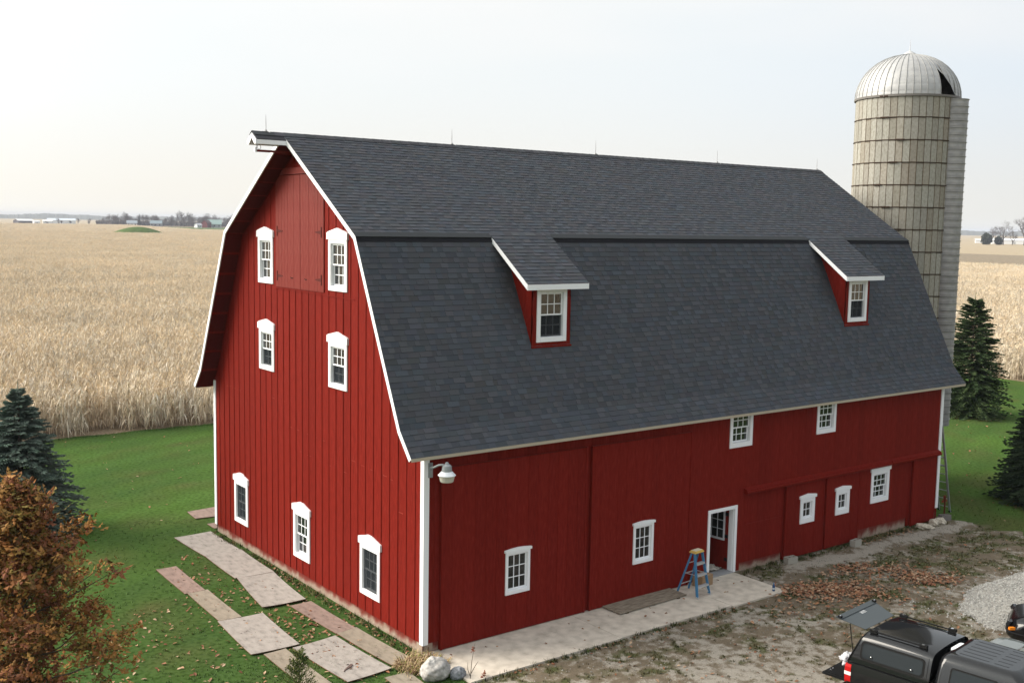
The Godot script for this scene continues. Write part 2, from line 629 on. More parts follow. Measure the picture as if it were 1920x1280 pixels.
func build_grass() -> void:
	# short tufts: real blades near enough to read, so the lawn edge is not a line
	var meshes := []
	for k in 3:
		var mb := MB.new()
		for b in 7:
			var a := rnd(0, TAU)
			var r := rnd(0.0, 0.05)
			var base := Vector3(cos(a) * r, 0, sin(a) * r)
			var lean := Vector3(rnd(-0.04, 0.04), rnd(0.035, 0.075), rnd(-0.04, 0.04))
			var s := Vector3(rnd(-1, 1), 0, rnd(-1, 1)).normalized() * 0.008
			for q in [base - s, base + lean, base + s]:
				mb.p1(q, Vector3(lean.x * 4.0, 1.0, lean.z * 4.0))
		meshes.append(mb.mesh(BLADE))
	var spots := [[], [], []]
	var tones := [[], [], []]
	var areas := [[-9.5, -0.25, -15.0, 2.6, 2500], [-6.0, 14.0, -30.85, -30.3, 900], [22.0, 30.0, -6.0, 6.0, 900], [-5.0, 0.0, -2.0, 2.4, 1500]]
	for ar in areas:
		for i in ar[4]:
			var x := rnd(ar[0], ar[1])
			var z := rnd(ar[2], ar[3])
			if x > -0.05 and x < 21.6 and z > -12.65 and z < 2:
				continue
			var c := lawn_tone(x, z) * rnd(1.3, 2.2)
			var k := rng.randi() % 3
			spots[k].append(turned(Vector3(x, 0, z), rnd(0, TAU), rnd(0.45, 0.85)))
			tones[k].append(Color(c.r, c.g, c.b))
	for i in 26000:
		var x := rnd(0.0, 22.0)
		var z := rnd(0.2, 9.0)
		var q := mini(int((z - YZ0) / YD * 160), 159) * 280 + mini(int((x - YX0) / YW * 280), 279)
		if yard_cover[q] < rnd(0.2, 0.9) or (x < 10.9 and z < 2.02):
			continue
		var c := Color(0.075, 0.085, 0.03).lerp(Color(0.22, 0.165, 0.09), rnd(0, 1)) * rnd(0.7, 1.25)
		var k := rng.randi() % 3
		spots[k].append(turned(Vector3(x, 0.006, z), rnd(0, TAU), rnd(0.5, 0.95)))
		tones[k].append(Color(c.r, c.g, c.b))
	# longer tufts hugging the walls and slab edges
	for i in 900:
		var t := rng.randi() % 3
		if t == 1 and rng.randf() < 0.6:
			continue
		var x := rnd(-0.28, -0.02) if t == 0 else (rnd(0.1, 8.6) if t == 1 else rnd(11.0, 21.4))
		var z := rnd(-12.6, 0.3) if t == 0 else (1.97 + rnd(-0.02, 0.14) if t == 1 else rnd(0.02, 0.35))
		var c := Color(0.05, 0.085, 0.022).lerp(Color(0.24, 0.18, 0.10), pow(rnd(0, 1), 2.0))
		var k := rng.randi() % 3
		spots[k].append(turned(Vector3(x, 0.0, z), rnd(0, TAU), rnd(0.9, 1.8)))
		tones[k].append(c)
	for k in 3:
		scatter("grass", meshes[k], spots[k], tones[k])

# ---------------------------------------------------------------- the barn
const BW := 12.6
const BL := 21.5143
const X0 := -0.5371
const X1 := 22.3260
var F_GABLE := Transform3D(Basis(Vector3(0, 0, 1), Vector3.UP, Vector3(-1, 0, 0)), Vector3.ZERO)
var F_LONG := Transform3D.IDENTITY
var ROOF := [Vector2(0.3247, 4.8475), Vector2(-0.1634, 5.4209), Vector2(-2.2772, 9.8152), Vector2(-6.3, 12.4608)]

func offset_path(p: Array, d: float) -> Array:   # to the left of the way along the path
	var r := []
	for i in p.size():
		var a: Vector2 = (p[i] - p[i - 1]).normalized() if i > 0 else (p[1] - p[0]).normalized()
		var b: Vector2 = (p[i + 1] - p[i]).normalized() if i < p.size() - 1 else a
		var na := Vector2(-a.y, a.x)
		var nb := Vector2(-b.y, b.x)
		var m := (na + nb).normalized()
		r.append(p[i] + m * (d / m.dot(na)))
	return r

func full_profile() -> Array:
	var r := ROOF.duplicate()
	for k in [2, 1, 0]:
		r.append(Vector2(-BW - ROOF[k].x, ROOF[k].y))
	return r

func clip_openings(poly: PackedVector2Array, openings: Array) -> Array:
	var now := [poly]
	for o in openings:
		var rect := PackedVector2Array([o.position, o.position + Vector2(o.size.x, 0), o.position + o.size, o.position + Vector2(0, o.size.y)])
		var next := []
		for p in now:
			for q in Geometry2D.clip_polygons(p, rect):
				if not Geometry2D.is_polygon_clockwise(q):
					next.append(q)
		now = next
	return now

func rect_poly(x0: float, y0: float, x1: float, y1: float) -> PackedVector2Array:
	return PackedVector2Array([Vector2(x0, y0), Vector2(x1, y0), Vector2(x1, y1), Vector2(x0, y1)])

func boards(parent: Node, frame: Transform3D, outline: PackedVector2Array, openings: Array, s0: float, s1: float, step: float, z0: float, z1: float, m: Material, called := "siding_board", gap := 0.004) -> void:
	var count := int(round((s1 - s0) / step))
	var lining := MB.new()
	lining.xf = frame
	for k in count:
		var a := lerpf(s0, s1, float(k) / count)
		var b := lerpf(s0, s1, float(k + 1) / count)
		var mb := MB.new()
		mb.xf = frame
		var t := rnd(0.88, 1.08)
		mb.col = Color(t, t, t)
		var jut := rnd(0.0, 0.004)
		for whole in Geometry2D.intersect_polygons(outline, rect_poly(a + gap * 0.5, -1, b - gap * 0.5, 30)):
			for q in clip_openings(whole, openings):
				mb.prism(q, z0, z1 + jut)
		for whole in Geometry2D.intersect_polygons(outline, rect_poly(a, -1, b, 30)):
			for q in clip_openings(whole, openings):
				lining.prism(q, z0 - 0.02, z0 - 0.003)
		if mb.v.size():
			part(called, mb, m, parent)
	part("lining", lining, DARKWOOD, parent)

func bevel_box(mb: MB, lo: Vector3, hi: Vector3, e := 0.006) -> void:   # a box whose long front edges are eased
	mb.prism(PackedVector2Array([Vector2(lo.x, lo.y), Vector2(hi.x, lo.y), Vector2(hi.x, hi.y), Vector2(lo.x, hi.y)]), lo.z, hi.z - e)
	var a := Vector3(lo.x, lo.y, hi.z - e)
	var b := Vector3(hi.x, lo.y, hi.z - e)
	var c := Vector3(hi.x, hi.y, hi.z - e)
	var d := Vector3(lo.x, hi.y, hi.z - e)
	var f := Vector3(e, e, e)
	var a2 := a + Vector3(e, e, e)
	var b2 := b + Vector3(-e, e, e)
	var c2 := c + Vector3(-e, -e, e)
	var d2 := d + Vector3(e, -e, e)
	mb.quad(a2, b2, c2, d2)
	mb.quad(a, b, b2, a2)
	mb.quad(b, c, c2, b2)
	mb.quad(c, d, d2, c2)
	mb.quad(d, a, a2, d2)

# a window in its wall's frame: origin at the bottom middle of the outer casing, z out of the wall
func window(parent: Node, at: Transform3D, w: float, h: float, hood: int, cols: int, rows: int, hung: bool, cas := 0.125, low := 0.13, proud := 0.032, screen := 0.0) -> void:
	var mb := MB.new()
	var i := w * 0.5
	bevel_box(mb, Vector3(-i, 0, -0.03), Vector3(-i + cas, h, proud))
	bevel_box(mb, Vector3(i - cas, 0, -0.03), Vector3(i, h, proud))
	bevel_box(mb, Vector3(-i + cas, 0, -0.03), Vector3(i - cas, low, proud + 0.003))
	bevel_box(mb, Vector3(-i + cas, h - cas, -0.03), Vector3(i - cas, h, proud + 0.003))
	var win := part("window", mb, WHITE, parent, at)
	if hood > 0:
		var hb := MB.new()
		var o := i + (0.05 if hood != 2 else 0.035)
		var poly: PackedVector2Array
		if hood == 1:
			poly = pt([-o, h - 0.02, o, h - 0.02, o, h + 0.15, o - 0.09, h + 0.185, 0, h + 0.28, -o + 0.09, h + 0.185, -o, h + 0.15])
		elif hood == 4:
			poly = pt([-o, h - 0.02, o, h - 0.02, o, h + 0.15, o - 0.05, h + 0.165, o - 0.26, h + 0.215, 0.12, h + 0.27, -0.12, h + 0.27, -o + 0.26, h + 0.215, -o + 0.05, h + 0.165, -o, h + 0.15])
		elif hood == 2:
			poly = pt([-o, h - 0.01, o, h - 0.01, o, h + 0.05, o * 0.5, h + 0.075, 0, h + 0.085, -o * 0.5, h + 0.075, -o, h + 0.05])
		else:
			poly = pt([-o, h - 0.01, o, h - 0.01, o, h + 0.08, 0, h + 0.13, -o, h + 0.08])
		hb.prism(poly, -0.01, proud + 0.022)
		part("hood", hb, WHITE, win)
	var ow := w - cas * 2
	var oh := h - cas - low
	var jb := MB.new()
	var d0 := -0.14
	jb.box(Vector3(-ow / 2 - 0.019, low - 0.019, d0), Vector3(-ow / 2 + 0.004, low + oh + 0.019, -0.031))
	jb.box(Vector3(ow / 2 - 0.004, low - 0.019, d0), Vector3(ow / 2 + 0.019, low + oh + 0.019, -0.031))
	jb.box(Vector3(-ow / 2 + 0.004, low - 0.019, d0), Vector3(ow / 2 - 0.004, low + 0.004, -0.031))
	jb.box(Vector3(-ow / 2 + 0.004, low + oh - 0.004, d0), Vector3(ow / 2 - 0.004, low + oh + 0.019, -0.031))
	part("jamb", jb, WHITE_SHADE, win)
	if screen > 0.0:   # insect screen in front of the lower part
		var nb := MB.new()
		var sz := -0.025 if screen > 0.6 else -0.066
		nb.box(Vector3(-ow / 2 + 0.006, low + 0.006, sz), Vector3(ow / 2 - 0.006, low + oh * screen - 0.02, sz + 0.001))
		part("screen", nb, SCREEN, win)
	var sashes := [[low + 0.005, low + oh - 0.005, -0.045]]
	if hung:
		sashes = [[low + oh * 0.5 - 0.018, low + oh - 0.005, -0.042], [low + 0.005, low + oh * 0.5 + 0.018, -0.088]]
	for s in sashes:
		var y0: float = s[0]
		var y1: float = s[1]
		var z: float = s[2]
		var x0 := -ow / 2 + 0.005
		var x1 := ow / 2 - 0.005
		var f := 0.038
		var sb := MB.new()
		sb.box(Vector3(x0, y0, z - 0.016), Vector3(x0 + f, y1, z + 0.016))
		sb.box(Vector3(x1 - f, y0, z - 0.016), Vector3(x1, y1, z + 0.016))
		sb.box(Vector3(x0 + f, y0, z - 0.016), Vector3(x1 - f, y0 + f, z + 0.016))
		sb.box(Vector3(x0 + f, y1 - f, z - 0.016), Vector3(x1 - f, y1, z + 0.016))
		var mw := 0.011
		var ix0 := x0 + f
		var ix1 := x1 - f
		var iy0 := y0 + f
		var iy1 := y1 - f
		for c in range(1, cols):
			var x := lerpf(ix0, ix1, float(c) / cols)
			sb.box(Vector3(x - mw, iy0, z - 0.010), Vector3(x + mw, iy1, z + 0.010))
		for r in range(1, rows):
			var y := lerpf(iy0, iy1, float(r) / rows)
			for c in cols:
				var xa := lerpf(ix0, ix1, float(c) / cols) + (mw if c > 0 else 0.0)
				var xb := lerpf(ix0, ix1, float(c + 1) / cols) - (mw if c < cols - 1 else 0.0)
				sb.box(Vector3(xa, y - mw, z - 0.009), Vector3(xb, y + mw, z + 0.009))
		part("sash", sb, WHITE, win)
		for c in cols:
			for r in rows:
				var pb := MB.new()
				var xa := lerpf(ix0, ix1, float(c) / cols) + (mw if c > 0 else 0.0)
				var xb := lerpf(ix0, ix1, float(c + 1) / cols) - (mw if c < cols - 1 else 0.0)
				var ya := lerpf(iy0, iy1, float(r) / rows) + (mw if r > 0 else 0.0)
				var yb := lerpf(iy0, iy1, float(r + 1) / rows) - (mw if r < rows - 1 else 0.0)
				pb.box(Vector3(xa, ya, z - 0.002), Vector3(xb, yb, z + 0.002))
				part("pane", pb, GLASS, win)

func opening(s: float, t: float, w: float, h: float, cas := 0.125, low := 0.13) -> Rect2:
	return Rect2(s - w / 2 + cas - 0.02, t + low - 0.02, w - 2 * cas + 0.04, h - cas - low + 0.04)

var roof_tabs := []

func shingle_tab(mb: MB, x0: float, x1: float, s0: float, s1: float, a: Vector3, d: Vector3, n: Vector3, lift: float) -> void:
	var p := func(x: float, s: float, l: float) -> Vector3: return Vector3(x, a.y + d.y * s + n.y * l, a.z + d.z * s + n.z * l)
	var q0: Vector3 = p.call(x0, s0, lift)
	var q1: Vector3 = p.call(x1, s0, lift)
	var q2: Vector3 = p.call(x1, s1 + 0.012, 0.002)
	var q3: Vector3 = p.call(x0, s1 + 0.012, 0.002)
	var g0: Vector3 = p.call(x0, s0, 0.0)
	var g1: Vector3 = p.call(x1, s0, 0.0)
	mb.quad(q0, q1, q2, q3)
	mb.quad(g0, g1, q1, q0)
	mb.tri(g1, q2, q1)
	mb.tri(g0, q0, q3)

func shingle_slope(a: Vector3, b: Vector3, x0: float, x1: float, exposure: float, into: Array) -> void:
	var d := (b - a).normalized()
	var n := Vector3(1, 0, 0).cross(d)
	if n.y < 0:
		n = -n
	var len_ := a.distance_to(b)
	var rows := int(round(len_ / exposure))
	for k in rows:
		var s0 := len_ * k / rows
		var s1 := len_ * (k + 1) / rows
		var x := x0
		var tooth := rng.randf() < 0.5
		while x < x1:
			var w: float = [0.13, 0.17, 0.22, 0.28, 0.34][rng.randi() % 5]
			var e := minf(x + w, x1)
			if x1 - e < 0.08:
				e = x1
			var lift := 0.017 if tooth else 0.010
			var v := rnd(0.90, 1.13)
			var hue := rnd(-1, 1)
			var col := Color(0.074 + 0.005 * hue, 0.079, 0.090 - 0.004 * hue) * (v * (1.04 if tooth else 0.94))
			var mid := a + d * (s0 + s1) * 0.5 + Vector3((x + e) * 0.5, 0, 0)
			var to := CAM - mid
			into.append([(e - x) * (s1 - s0) * maxf(n.dot(to.normalized()), 0.0) / to.length_squared(), x, e, s0, s1, a, d, n, lift, col])
			x = e
			tooth = not tooth

func emit_tabs(tabs: Array, singles: int, parent: Node) -> void:
	tabs.sort_custom(func(p, q): return p[0] > q[0])
	var rest := MB.new()
	for i in tabs.size():
		var t: Array = tabs[i]
		var mb := MB.new() if i < singles else rest
		mb.col = t[9]
		shingle_tab(mb, t[1], t[2], t[3], t[4], t[5], t[6], t[7], t[8])
		if i < singles:
			part("shingle", mb, SHINGLE, parent)
	kind(part("shingle_courses", rest, SHINGLE, parent), "stuff")

func v3(p: Vector2) -> Vector3:
	return Vector3(0, p.y, p.x)

func build_barn() -> void:
	var barn := thing("barn", "red gambrel barn with white trimmed windows and dark grey shingle roof", "barn")
	var prof := full_profile()
	# ---- roof deck and shingles
	var under: Array = offset_path(prof, 0.13)
	var ring := PackedVector2Array()
	for p in prof:
		ring.push_back(p)
	for i in range(under.size() - 1, -1, -1):
		ring.push_back(under[i])
	var deck := MB.new()
	deck.xf = F_GABLE
	deck.prism(ring, -X1, -X0)
	var roof := part("roof", deck, RED, barn)
	var tabs := []
	for k in 3:
		shingle_slope(v3(ROOF[k]), v3(ROOF[k + 1]), X0 - 0.03, X1 + 0.03, [0.149, 0.1436, 0.1415][k], tabs)
	emit_tabs(tabs, 300, roof)
	# felt sheet on the far slopes, ridge cap, the break flashing with the upper slope's shadow line in its colour
	var back := MB.new()
	back.xf = F_GABLE
	var lift: Array = offset_path(prof, -0.02)
	for k in range(3, 6):
		back.prism(PackedVector2Array([lift[k], lift[k + 1], prof[k + 1] + (lift[k + 1] - prof[k + 1]) * 0.1, prof[k] + (lift[k] - prof[k]) * 0.1]), -X1, -X0)
	part("far_slope_covering", back, mat(Color(0.05, 0.05, 0.055), 0.9), roof)
	var x := -1.42
	while x < X1 + 0.02:
		var e := minf(x + 0.30, X1 + 0.03)
		var cap := MB.new()
		var t := rnd(0.85, 1.2)
		cap.col = Color(0.07, 0.072, 0.079) * t
		var up := 0.028
		for sgn in [1.0, -1.0]:
			var q := [Vector3(x, 12.4608 + up, -6.3), Vector3(e, 12.4608 + up - 0.005, -6.3), Vector3(e, 12.36 + up - 0.005, -6.3 + sgn * 0.155), Vector3(x, 12.36 + up, -6.3 + sgn * 0.155)]
			if sgn > 0:
				cap.quad(q[3], q[2], q[1], q[0])
			else:
				cap.quad(q[0], q[1], q[2], q[3])
			cap.quad(q[3] - Vector3(0, 0.012, 0), q[2] - Vector3(0, 0.012, 0), q[2], q[3])
		part("ridge_cap", cap, SHINGLE, roof)
		x = e
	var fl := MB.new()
	fl.col = Color(0.022, 0.023, 0.027)  # near-black strip paints in the shadow line below the upper slope
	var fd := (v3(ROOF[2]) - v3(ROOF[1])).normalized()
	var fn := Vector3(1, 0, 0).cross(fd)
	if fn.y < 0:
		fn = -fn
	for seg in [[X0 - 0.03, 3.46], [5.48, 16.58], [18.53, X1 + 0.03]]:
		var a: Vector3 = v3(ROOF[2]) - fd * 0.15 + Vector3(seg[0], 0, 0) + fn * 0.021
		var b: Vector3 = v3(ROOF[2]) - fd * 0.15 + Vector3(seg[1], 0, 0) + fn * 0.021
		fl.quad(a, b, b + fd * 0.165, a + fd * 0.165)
	part("shadow_flashing", fl, SHINGLE, roof)
	# the upper slope laps a little over the break, which throws the thin dark line
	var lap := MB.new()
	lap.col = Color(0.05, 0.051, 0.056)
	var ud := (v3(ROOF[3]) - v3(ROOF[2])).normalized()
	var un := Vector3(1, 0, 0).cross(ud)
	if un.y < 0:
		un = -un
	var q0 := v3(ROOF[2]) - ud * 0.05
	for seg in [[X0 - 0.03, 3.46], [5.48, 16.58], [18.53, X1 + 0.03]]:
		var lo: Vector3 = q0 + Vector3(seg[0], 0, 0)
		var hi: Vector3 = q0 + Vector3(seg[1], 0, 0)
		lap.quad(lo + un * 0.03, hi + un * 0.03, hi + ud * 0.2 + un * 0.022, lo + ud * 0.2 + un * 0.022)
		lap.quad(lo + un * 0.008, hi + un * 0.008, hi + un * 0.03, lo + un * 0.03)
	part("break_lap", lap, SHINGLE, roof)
	# drip edges along both eaves
	for sgn in [0, 1]:
		var de := MB.new()
		de.xf = F_GABLE
		var zz: float = 0.3247 if sgn == 0 else -BW - 0.3247
		var o := 0.012 if sgn == 0 else -0.012
		de.prism(PackedVector2Array([Vector2(zz, 4.775), Vector2(zz + o, 4.775), Vector2(zz + o, 4.852), Vector2(zz, 4.852)]), -X1 - 0.02, -X0 + 0.02)
		part("drip_edge", de, TAN_EDGE, barn)
	# rake boards, white, on both gable ends
	var top: Array = offset_path(prof, 0.006)
	var low: Array = offset_path(prof, 0.122)
	for endn in [0, 1]:
		for k in 6:
			var rb := MB.new()
			rb.xf = F_GABLE
			var poly := PackedVector2Array([top[k], top[k + 1], low[k + 1], low[k]])
			if endn == 0:
				rb.prism(poly, -X0 + 0.002, -X0 + 0.032)
			else:
				rb.prism(poly, -X1 - 0.032, -X1 - 0.002)
			part("rake_board", rb, WHITE, barn)
	# soffit panels and lookouts under the near overhang
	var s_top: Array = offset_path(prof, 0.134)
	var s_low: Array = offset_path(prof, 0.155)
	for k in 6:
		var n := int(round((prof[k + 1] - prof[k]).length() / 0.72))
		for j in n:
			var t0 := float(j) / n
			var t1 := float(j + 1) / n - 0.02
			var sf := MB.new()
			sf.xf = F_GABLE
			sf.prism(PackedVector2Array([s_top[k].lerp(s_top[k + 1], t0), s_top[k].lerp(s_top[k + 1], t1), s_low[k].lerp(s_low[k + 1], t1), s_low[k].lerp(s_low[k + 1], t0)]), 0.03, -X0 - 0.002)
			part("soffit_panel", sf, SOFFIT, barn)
	build_hood(barn)
	# lightning rods on the ridge
	for rx in [-1.02, 4.89, 10.57, 16.4, 22.12]:
		var lr := MB.new()
		lr.tube([Vector3(rx, 12.47, -6.3), Vector3(rx, 12.72, -6.3), Vector3(rx, 12.93, -6.3)], [0.011, 0.010, 0.004], 6)
		lr.tube([Vector3(rx, 12.49, -6.3), Vector3(rx, 12.53, -6.3)], [0.035, 0.03], 8)
		lr.tube([Vector3(rx, 12.53, -6.3), Vector3(rx + 0.05, 12.45, -6.15)], [0.008, 0.008], 5)
		part("lightning_rod", lr, STEEL, roof)
	build_gable(barn)
	build_long_wall(barn)
	build_dormer(barn, 4.47)
	build_dormer(barn, 17.59)
	# the two walls nobody sees from the yard, floor, loft floor
	var bw := MB.new()
	bw.box(Vector3(0.03, 0.0, -12.6), Vector3(BL, 5.1, -12.55))
	part("north_wall", bw, RED, barn)
	var gw := MB.new()
	gw.xf = F_GABLE
	gw.prism(wall_outline(0.0), -BL, -BL + 0.05)
	part("east_wall", gw, RED, barn)
	var fb := MB.new()
	fb.box(Vector3(0.06, -0.1, -12.54), Vector3(BL - 0.06, 0.03, -0.06))
	part("barn_floor", fb, CONCRETE, barn)
	var lf := MB.new()
	lf.box(Vector3(0.06, 2.75, -12.54), Vector3(BL - 0.06, 2.9, -0.4))
	part("loft_floor", lf, DARKWOOD, barn)

func wall_outline(y0: float) -> PackedVector2Array:
	return pt([0.0, y0, 0.0, 5.05, -0.28, 5.32, -2.38, 9.68, -6.3, 12.27, -10.22, 9.68, -12.32, 5.32, -12.6, 5.05, -12.6, y0])

func build_hood(barn: Node) -> void:
	# the ridge runs out past the gable over the old hay track
	var rf := MB.new()
	rf.xf = F_GABLE
	rf.prism(pt([-6.3, 12.47, -6.02, 12.27, -6.02, 12.23, -6.3, 12.42, -6.58, 12.23, -6.58, 12.27]), -X0 + 0.033, 1.40)
	var h := part("hay_hood", rf, mat(Color(0.05, 0.05, 0.056), 0.9), barn)
	var sd := MB.new()
	sd.xf = F_GABLE
	for s in [1.0, -1.0]:
		sd.prism(PackedVector2Array([Vector2(-6.3 + s * 0.262, 12.13), Vector2(-6.3 + s * 0.285, 12.13), Vector2(-6.3 + s * 0.285, 12.245), Vector2(-6.3 + s * 0.262, 12.245)]), -X0 + 0.033, 1.40)
	part("hood_fascia", sd, WHITE, h)
	var fr := MB.new()
	fr.xf = F_GABLE
	fr.prism(pt([-6.3, 12.43, -6.03, 12.245, -6.03, 12.13, -6.12, 12.13, -6.3, 12.30, -6.48, 12.13, -6.57, 12.13, -6.57, 12.245]), 1.402, 1.43)
	part("hood_face", fr, WHITE, h)
	var tr := MB.new()
	tr.bar(Vector3(-1.30, 11.97, -6.3), Vector3(-0.02, 11.97, -6.3), 0.05, 0.06)
	part("hay_track", tr, mat(Color(0.14, 0.02, 0.014), 0.6), h)
	var hk := MB.new()
	hk.tube([Vector3(-1.30, 12.2, -6.3), Vector3(-1.30, 12.0, -6.3)], [0.012, 0.012], 6)
	hk.tube([Vector3(-1.22, 12.13, -6.3), Vector3(-1.17, 12.09, -6.3), Vector3(-1.17, 12.04, -6.3), Vector3(-1.22, 12.0, -6.3), Vector3(-1.27, 12.04, -6.3), Vector3(-1.27, 12.09, -6.3), Vector3(-1.22, 12.13, -6.3)], [0.01, 0.01, 0.01, 0.01, 0.01, 0.01, 0.01], 5)
	hk.box(Vector3(-1.345, 11.93, -6.345), Vector3(-1.30, 12.05, -6.255))
	part("track_hook", hk, WHITE_SHADE, h)

func foundation_strip(parent: Node, frame: Transform3D, s0: float, s1: float, y1: float, z: float) -> void:
	# old concrete with a feathered edge of red overspray
	var mb := MB.new()
	mb.xf = frame
	var n := int((s1 - s0) / 0.09) + 1
	var f := noise(0.9, 4, 77)
	var ys := [0.0, 0.3, 0.5, 0.68, 0.82, 1.0]
	var tone := func(s: float, y: float) -> Color:
		var edge := 0.52 + f.get_noise_2d(s * 3.0, 3.0) * 0.55
		var c := Color(0.40, 0.315, 0.255).lerp(Color(0.30, 0.22, 0.165), clampf(0.5 + f.get_noise_2d(s * 5.0, y * 9.0), 0, 1))
		return c.lerp(Color(0.175, 0.026, 0.019), smoothstep(edge - 0.28, edge + 0.3, y) * 0.94)
	for i in n:
		var a := lerpf(s0, s1, float(i) / n)
		var b := lerpf(s0, s1, float(i + 1) / n)
		for k in 5:
			var quadc := [tone.call(a, ys[k]), tone.call(b, ys[k]), tone.call(b, ys[k + 1]), tone.call(a, ys[k + 1])]
			var quadp := [Vector3(a, ys[k] * y1, z), Vector3(b, ys[k] * y1, z), Vector3(b, ys[k + 1] * y1, z), Vector3(a, ys[k + 1] * y1, z)]
			for j in [0, 2, 1, 0, 3, 2]:
				mb.col = quadc[j]
				mb.p1(quadp[j], Vector3(0, 0, 1))
	mb.col = Color(0.36, 0.28, 0.22)
	mb.box(Vector3(s0, -0.05, z - 0.25), Vector3(s1, y1 - 0.002, z - 0.003))
	part("foundation", mb, FOUND, parent)

func build_gable(barn: Node) -> void:
	var wall := holder("gable_wall", barn)
	var outline := wall_outline(0.27)
	# [middle, bottom, height]
	var wins := [[-8.59, 8.34, 1.35], [-4.19, 8.36, 1.35], [-8.56, 5.80, 1.22], [-4.19, 5.81, 1.22], [-10.50, 0.74, 1.33], [-6.32, 0.69, 1.36], [-2.48, 0.71, 1.33]]
	var holes := []
	for w in wins:
		holes.append(opening(w[0], w[1], 1.0, w[2]))
	holes.append(Rect2(-7.90, 8.28, 2.96, 3.22))
	boards(wall, F_GABLE, outline, holes, -12.6, 0.0, 0.3937, -0.025, 0.0, RED)
	# battens over the joints, cut round the casings
	var keep := []
	for w in wins:
		keep.append(Rect2(w[0] - 0.5, w[1] - 0.003, 1.0, w[2] + 0.003))
		keep.append(Rect2(w[0] - 0.55, w[1] + w[2] - 0.02, 1.1, 0.24))
	keep.append(Rect2(-7.92, 8.26, 2.99, 3.5))
	for k in range(1, 32):
		var s := -12.6 + 0.39375 * k
		for whole in Geometry2D.intersect_polygons(outline, rect_poly(s - 0.024, 0.0, s + 0.024, 30)):
			for q in clip_openings(whole, keep):
				var bt := MB.new()
				bt.xf = F_GABLE
				var t := rnd(0.94, 1.04)
				bt.col = Color(t, t, t)
				bt.prism(q, 0.0055, 0.018)
				part("batten", bt, RED, wall)
	foundation_strip(barn, F_GABLE, -12.6, -0.02, 0.275, -0.03)
	var hk := 0
	for w in wins:
		window(barn, F_GABLE * Transform3D(Basis(), Vector3(w[0], w[1], 0.005)), 1.0, w[2], 1 if hk < 4 else 4, 3, 2, true, 0.125, 0.13, 0.032, [0.0, 0.0, 0.5, 0.5, 1.0, 0.0, 1.0][hk])
		hk += 1
	# hay doors: two leaves of worn planks with strap hinges, a lintel board above
	for s in [0, 1]:
		var a: float = -7.88 if s == 0 else -6.325
		var b: float = -6.345 if s == 0 else -4.96
		var leaf := holder("hay_door", barn)
		var n := 8
		for k in n:
			var p := lerpf(a, b, float(k) / n)
			var e := lerpf(a, b, float(k + 1) / n)
			for q in Geometry2D.intersect_polygons(wall_outline(0.0), rect_poly(p + 0.003, 8.285, e - 0.003, 11.40)):
				var pb := MB.new()
				pb.xf = F_GABLE
				pb.prism(q, -0.02, 0.024 + rnd(0, 0.004))
				part("plank", pb, RED_OLD, leaf)
		var bk := MB.new()
		bk.xf = F_GABLE
		for q in Geometry2D.intersect_polygons(wall_outline(0.0), rect_poly(a + 0.01, 8.3, b - 0.01, 11.39)):
			bk.prism(q, -0.05, -0.022)
		part("backing", bk, DARKWOOD, leaf)
		for y in [8.60, 9.86]:
			var hb := MB.new()
			hb.xf = F_GABLE
			var o: float = a + 0.10 if s == 0 else b - 0.12
			var dir := 1.0 if s == 0 else -1.0
			hb.box(Vector3(o - 0.02, y - 0.14, 0.029), Vector3(o + 0.02, y + 0.14, 0.042))
			hb.prism(PackedVector2Array([Vector2(o + dir * 0.021, y - 0.05), Vector2(o + dir * 0.36, y - 0.012), Vector2(o + dir * 0.36, y + 0.012), Vector2(o + dir * 0.021, y + 0.05)]), 0.029, 0.036)
			part("hinge", hb, mat(Color(0.085, 0.016, 0.012), 0.6), leaf)
		var gr := MB.new()
		gr.xf = F_GABLE
		var gx: float = -6.86 if s == 0 else -6.0
		gr.prism(PackedVector2Array([Vector2(gx - 0.09, 8.60), Vector2(gx - 0.02, 8.55), Vector2(gx + 0.06, 8.56), Vector2(gx + 0.10, 8.59), Vector2(gx + 0.04, 8.585), Vector2(gx - 0.03, 8.59)]), 0.029, 0.038)
		part("door_pull", gr, mat(Color(0.05, 0.012, 0.01), 0.7), leaf)
	var lt := MB.new()
	lt.xf = F_GABLE
	for q in Geometry2D.intersect_polygons(wall_outline(0.0), rect_poly(-8.3, 11.42, -4.3, 11.60)):
		lt.prism(q, 0.0055, 0.05)
	part("lintel_board", lt, RED_OLD, barn)
	# pale rub marks left across the battens by ladders and hoists
	var sf := MB.new()
	sf.xf = F_GABLE
	for row in [[4.95, -0.03, -11.6, -9.6], [5.05, -0.03, -9.0, -7.0], [4.35, -0.02, -7.4, -5.0], [4.1, -0.04, -5.2, -1.2], [3.75, -0.03, -6.4, -3.6], [3.35, -0.05, -3.6, -1.0], [8.02, -0.02, -2.9, -2.3], [6.7, 0.0, -8.0, -7.4]]:
		var z: float = row[2]
		while z < row[3]:
			var l := rnd(0.05, 0.22)
			if rng.randf() < 0.62:
				var y: float = row[0] + (z - row[2]) * row[1] + rnd(-0.02, 0.02)
				sf.col = Color(0.30, 0.085, 0.06) * rnd(0.8, 1.2)
				for b in 3:
					var zz := z + l * b / 3.0
					var at_batten := absf(wrapf(zz + 12.6, -0.19688, 0.19688)) < 0.03
					if not at_batten:
						sf.box(Vector3(zz, y, 0.0045), Vector3(zz + l / 3.2, y + rnd(0.006, 0.013), 0.0065))
			z += l + rnd(0.08, 0.35)
	kind(part("rub_marks", sf, mat(Color.WHITE, 0.8, 0.0, true), wall), "stuff")
	# the lap where the upper siding ends
	var sm := MB.new()
	sm.xf = F_GABLE
